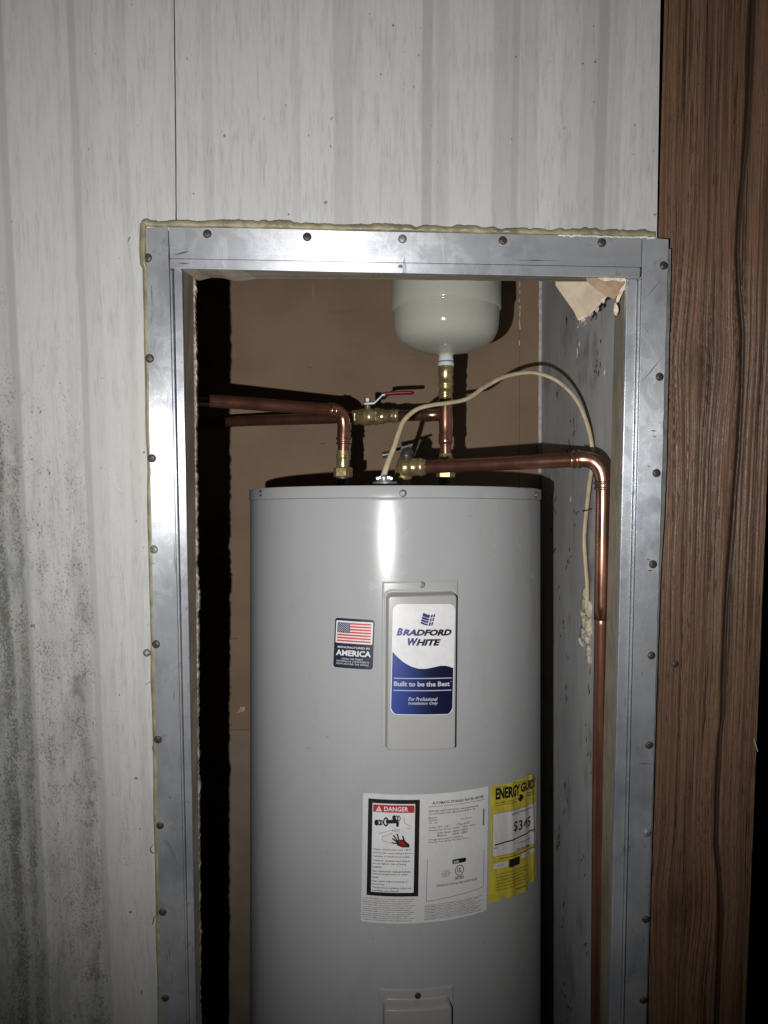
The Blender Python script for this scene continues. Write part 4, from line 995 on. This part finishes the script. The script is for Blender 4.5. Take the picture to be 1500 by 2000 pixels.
obj('connector', turned(D(870, 779, ND), D(870.5, 714, ND), [(0, .0125), (.05, .0130), (.12, .0130), (.15, .0142), (.22, .0142), (.25, .0128), (.36, .0128), (.40, .0145), (.46, .0150), (.52, .0136), (.68, .0136), (.72, .0150), (.97, .0152), (1, .0140)]), 'brass', cp, 'all')

et = thing('expansion_tank', 'cream steel expansion tank on the brass riser, cut off by the header', 'expansion tank', D(871, 714, ND))
ex, ey = D(871, 700, ND).x, ND
zz = lambda py: D(871, py, ND).z
pr_ = []
R0 = 0.1030
tab = [(0.0135, 698), (0.0145, 694), (0.018, 691.5), (0.028, 689.5), (0.042, 686.5), (0.058, 682.5), (0.072, 677.5), (0.083, 671.5), (0.0915, 664), (0.0975, 654), (0.101, 642), (0.1025, 628), (R0, 612)]
ip = spline([(r, 0, zz(y)) for r, y in tab], 4); pr_ += [(p.x, p.z) for p in ip]
zr = D(871, 579, 1.345).z
pr_ += [(R0, zr - 0.003), (R0 - 0.0008, zr - 0.0008), (R0 - .0010, zr + 0.0002), (R0 + .0022, zr + 0.0008), (R0 + .0034, zr + 0.003), (R0 + .003, zr + 0.03), (R0 + .003, zr + 0.12)]
for k in range(1, 9):
    a = k / 8 * math.pi / 2; pr_.append(((R0 + .003) * math.cos(a) ** 0.8 + .001, zr + 0.12 + 0.05 * math.sin(a)))
bm = bmesh.new(); turned((ex, ey, 0), (ex, ey, 1), [(z, r) for r, z in pr_], 96, bm); obj('shell', bm, 'shell', et, 'all')
obj('neck', turned(D(871, 708, ND), D(871, 694, ND), [(0, .0146), (.3, .0150), (.5, .0142), (1, .0145)]), 'nylon', et, 'all')
bm = turned(D(871, 716, ND), D(871, 707, ND), [(0, .0148), (.2, .0160), (.5, .0156), (.7, .0158), (1, .0145)]); obj('thread_tape', bm, 'nylon', et, 'all')
obj('blue_band', turned(D(871, 708.5, ND), D(871, 705.5, ND), [(0, .0150), (.5, .0154), (1, .0150)]), 'tape_blue', et, 'all')

bv = thing('ball_valve', 'brass ball valve with a red lever on the supply pipe', 'valve', along(718))
obj('nut', hexnut(along(688), along(699), .0150, .56), 'brass', bv)
obj('body', turned(along(698), along(731), [(0, .0118), (.05, .0140), (.12, .0150), (.2, .0164), (.24, .0158), (.3, .0170), (.35, .0163), (.5, .0178), (.65, .0178), (.75, .0168), (.8, .0173), (.86, .0163), (1, .0150)]), 'brass', bv, 'all')
obj('nut', hexnut(along(730), along(741), .0176, .56), 'brass', bv)
obj('union', turned(along(740), along(781), [(0, .0150), (.08, .0156), (.14, .0148), (.2, .0156), (.26, .0142), (.32, .0126), (.62, .0126), (.66, .0140), (.74, .0140), (.78, .0128), (.86, .0134), (1, .0118)]), 'brass', bv, 'all')
vc = along(718); dv = vc.y
vt = lambda px, py, dd=0.0: D(px, py, dv + dd)
obj('stem', turned(vt(718, 806), vt(718, 787), [(0, .0075), (.25, .0075), (.3, .0058), (.7, .0055), (.75, .0065), (1, .0065)]), 'brass', bv, True)
obj('lever_nut', hexnut(vt(718, 786), vt(718, 777.5), .0066, .5), 'steel', bv)
bm = bmesh.new()
lp = [(712, 787), (731, 786), (747, 770), (752, 769)]
fr = [vt(x, y, -0.007) for x, y in lp] + [vt(x, y + 3.0, -0.007) for x, y in reversed(lp)]; add_prism(bm, fr, [p + Vector((0, 0.014, 0)) for p in fr]); obj('lever', bm, 'steel', bv)
bm = bmesh.new(); tube(bm, spline([vt(746, 770.5), vt(755, 769), vt(775, 768), vt(795, 767.2), vt(809, 767)], 5), [.0033] * 2 + [.0040] * 17 + [.0036, .0018], 14, 1.9, Vector((0, 1, 0))); obj('grip', bm, 'red', bv, 'all')

rvD = 1.345
rv = thing('relief_valve', 'brass pressure relief valve with a steel test lever lying on the heater top', 'valve', D(790, 935, rvD))
obj('body', turned(D(786, 948, rvD + .01), D(792, 893, rvD + .01), [(0, .0150), (.25, .0150), (.3, .0165), (.62, .0165), (.7, .0150), (.85, .0140), (1, .0105)]), 'brass', rv, 'all')
obj('outlet', turned(D(786, 913, rvD), D(832, 912, rvD - .01), [(0, .0160), (.1, .0172), (.2, .0160), (.35, .0160), (.4, .0176), (.5, .0160), (.72, .0158), (.76, .0172), (.84, .0160), (1, .0135)]), 'brass', rv, 'all')
obj('spring_cap', turned(D(792, 896, rvD + .01), D(799, 876, rvD + .015), [(0, .0110), (.2, .0120), (.8, .0105), (1, .006)]), 'dark_steel', rv, 'all')
bm = bmesh.new(); lp = [(748, 884), (766, 880), (772, 876), (796, 869), (806, 866)]
fr = [D(x, y, rvD) for x, y in lp] + [D(x, y + 4.5, rvD) for x, y in reversed(lp)]; add_prism(bm, fr, [p + Vector((0, .012, 0)) for p in fr]); obj('test_lever', bm, 'tie', rv)
bm = bmesh.new(); tube(bm, [D(747, 889, rvD), D(756, 887.5, rvD), D(768, 884, rvD)], [.0056, .006, .005], 14); obj('lever_knob', bm, 'dark_steel', rv, True)

dp = thing('discharge_pipe', 'copper discharge pipe crossing the heater top and dropping beside the right stud', 'pipe', D(1166, 2700, 1.26))
pipe(D(826, 912.5, rvD - .008), D(1126, 898, 1.205), 'cross_run', dp, 'copper_dull', PR * 1.08)
ringed([D(1118, 898.5, 1.208), D(1138, 897, 1.20), D(1158, 901, 1.197), D(1172, 915, 1.195), D(1177.5, 935, 1.195), D(1178, 957, 1.195)], 'elbow', dp, 'copper', PR * 1.17)
path = [D(1178, 945, 1.195), D(1177.5, 1000, 1.197), D(1176, 1100, 1.202), D(1174, 1210, 1.21)]
bm = bmesh.new(); tube(bm, spline(path, 4), PR * 1.04, 26); obj('downpipe', bm, 'copper', dp, 'all')
path = [D(1174.3, 1195, 1.2095), D(1173, 1300, 1.22), D(1170, 1500, 1.235), D(1166, 2000, 1.262), D(1160, 2640, 1.29)]
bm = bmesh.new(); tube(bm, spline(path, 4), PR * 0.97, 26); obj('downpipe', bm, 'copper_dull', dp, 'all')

# ------------------------------------------------------------------ power cable, its clamp and the foam lump on the wall
cpts = [(748, 934, 1.235), (757, 905, 1.24), (770, 873, 1.255), (779, 845, 1.265), (790, 820, 1.275), (815, 799, 1.29), (845, 791, 1.30), (875, 787, 1.31), (912, 779, 1.325), (945, 757, 1.345), (980, 738, 1.36), (1015, 729, 1.372), (1050, 729, 1.375), (1090, 745, 1.365), (1125, 780, 1.35),
        (1146, 826, 1.338), (1156, 870, 1.332), (1157, 905, 1.335), (1151, 945, 1.35), (1147, 985, 1.372), (1143, 1020, 1.385), (1141, 1060, 1.388), (1144, 1105, 1.382), (1147, 1152, 1.376), (1145, 1190, 1.378)]
path = spline([D(*p) for p in cpts], 6); rads = [lerp(.0052, .0042, min(1, i / 14)) for i in range(len(path))]
bm = bmesh.new(); tube(bm, path, rads, 14, 0.72)
single('power_cable', bm, 'cable', D(748, 936, 1.235), 'cream power cable arching from the heater top to the right closet wall', 'cable', 'all')
cl = thing('cable_clamp', 'small zinc cable clamp where the cream cable enters the heater top', 'clamp', D(750, 942, 1.235))
obj('base_plate', turned(D(752, 945, 1.235), D(752, 940.5, 1.235), [(0, .021), (.8, .0205), (1, .019)], 30), 'steel', cl, True)
obj('collar', turned(D(750, 941, 1.235), D(750, 936, 1.235), [(0, .0125), (1, .0120)], 24), 'steel', cl, True)
bm = bmesh.new()
a = D(734, 937.5, 1.228); b = D(767, 930.5, 1.228); box(bm, a.x, b.x, a.y - .003, a.y + 0.022, a.z, b.z); bmesh.ops.bevel(bm, geom=bm.edges[:], offset=.0018, segments=2, affect='EDGES'); obj('saddle', bm, 'steel', cl, True)
for px in (738, 764):
    obj('screw', turned(D(px, 934.5, 1.2255), D(px, 934.5, 1.2215), [(0, .0036), (.6, .0036), (1, .002)], 14), 'steel', cl, True)
obj('grip_arch', turned(D(750, 934, 1.2255), D(750, 934, 1.2225), [(0, .0058), (.5, .0055), (1, .0035)], 18), 'steel', cl, True)
tp = D(1146.5, 996, 1.378)
bm = bmesh.new(); tube(bm, [tp + Vector((math.cos(a) * .0075, math.sin(a) * .0065 , .002 * math.cos(a))) for a in [k / 16 * 2 * math.pi for k in range(17)]], .0012, 8)
tube(bm, [tp + Vector((.006, -.004, .001)), tp + Vector((.011, -.006, .004))], .001, 6); tube(bm, [tp + Vector((-.005, -.006, 0)), tp + Vector((-.009, -.007, -.003))], .0013, 6)
single('cable_tie', bm, 'tie', tp, 'black cable tie round the cream cable below the copper elbow', 'cable tie', 'all')
bm = bmesh.new()
for k, (x, y, rx, rz) in enumerate(((1146, 1160, 7, 11), (1143, 1180, 9, 12), (1139, 1198, 9, 8), (1150, 1190, 7, 12), (1143, 1215, 7, 10), (1141, 1238, 9, 12), (1136, 1252, 7, 8), (1150, 1225, 7, 13), (1147, 1245, 7, 9), (1149, 1275, 4.5, 10), (1151, 1288, 3, 7))):
    blob(bm, sidept(x, y, RX - .003), 0.0075 if k < 9 else .004, rx * 0.0015, rz * 0.00135, 0.40, k * 3 + 1, 3, 1.0)
single('foam_lump', bm, pbr('dirty_cream_foam', (0.50, 0.44, 0.34), 0.75, 0, 0.3, 160, bump=0.5), sidept(1146, 1285, RX), 'lumpy cream sealing foam on the grey side wall where the cable ends', 'foam', 'all')

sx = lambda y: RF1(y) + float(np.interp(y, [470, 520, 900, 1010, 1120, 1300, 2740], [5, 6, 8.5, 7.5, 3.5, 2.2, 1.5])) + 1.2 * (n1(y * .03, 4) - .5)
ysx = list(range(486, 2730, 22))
bm = wall_prism([(RF1(y) - 3, y) for y in ysx] + [(sx(y), y) for y in reversed(ysx)], -0.0005, -0.0065); obj('grey_edge_strip', bm, pbr('dark_grey', (0.14, 0.135, 0.13), 0.7, 0, 0.2, 60, bump=0.3), df)  # narrow dark grey strip along the right flange, thinner towards the bottom
bm = bmesh.new()
for k in range(20):
    a = random.random(); x = 213 + 22 * a + random.gauss(0, 3.5); y = 908 + 55 * a + random.gauss(0, 6)
    blob(bm, W(x, y, 0.0003), random.uniform(.0008, .0016), 0.0011, random.uniform(.001, .0022), 0.25, k, 2)
obj('paint_drips', bm, pbr('gloss_paint', (0.6, 0.6, 0.58), 0.06, 0, 0.02, 10, rvar=0.01), sw, 'all', kind='stuff')
for pl in ([(284, 1337), (292, 1333), (297, 1329), (298, 1334)], [(303, 1454), (298, 1457), (298, 1466), (302, 1471)], [(304, 1649), (296, 1652), (293, 1660), (297, 1667), (303, 1665)], [(297, 1806), (299, 1798), (300, 1792), (302, 1790)]):
    bm = bmesh.new(); tube(bm, spline([W(x, y, 0.006 + .001 * i) for i, (x, y) in enumerate(pl)], 5), 0.00055, 6); obj('foam_string', bm, 'foam', fs, 'all')
bm = bmesh.new(); tube(bm, spline([W(1473, 1443, -.008), W(1476, 1455, -.004), W(1480, 1468, -.002)], 5), [.0011] * 6 + [.0007] * 5, 6); obj('splinter', bm, 'torn', bd, 'all')
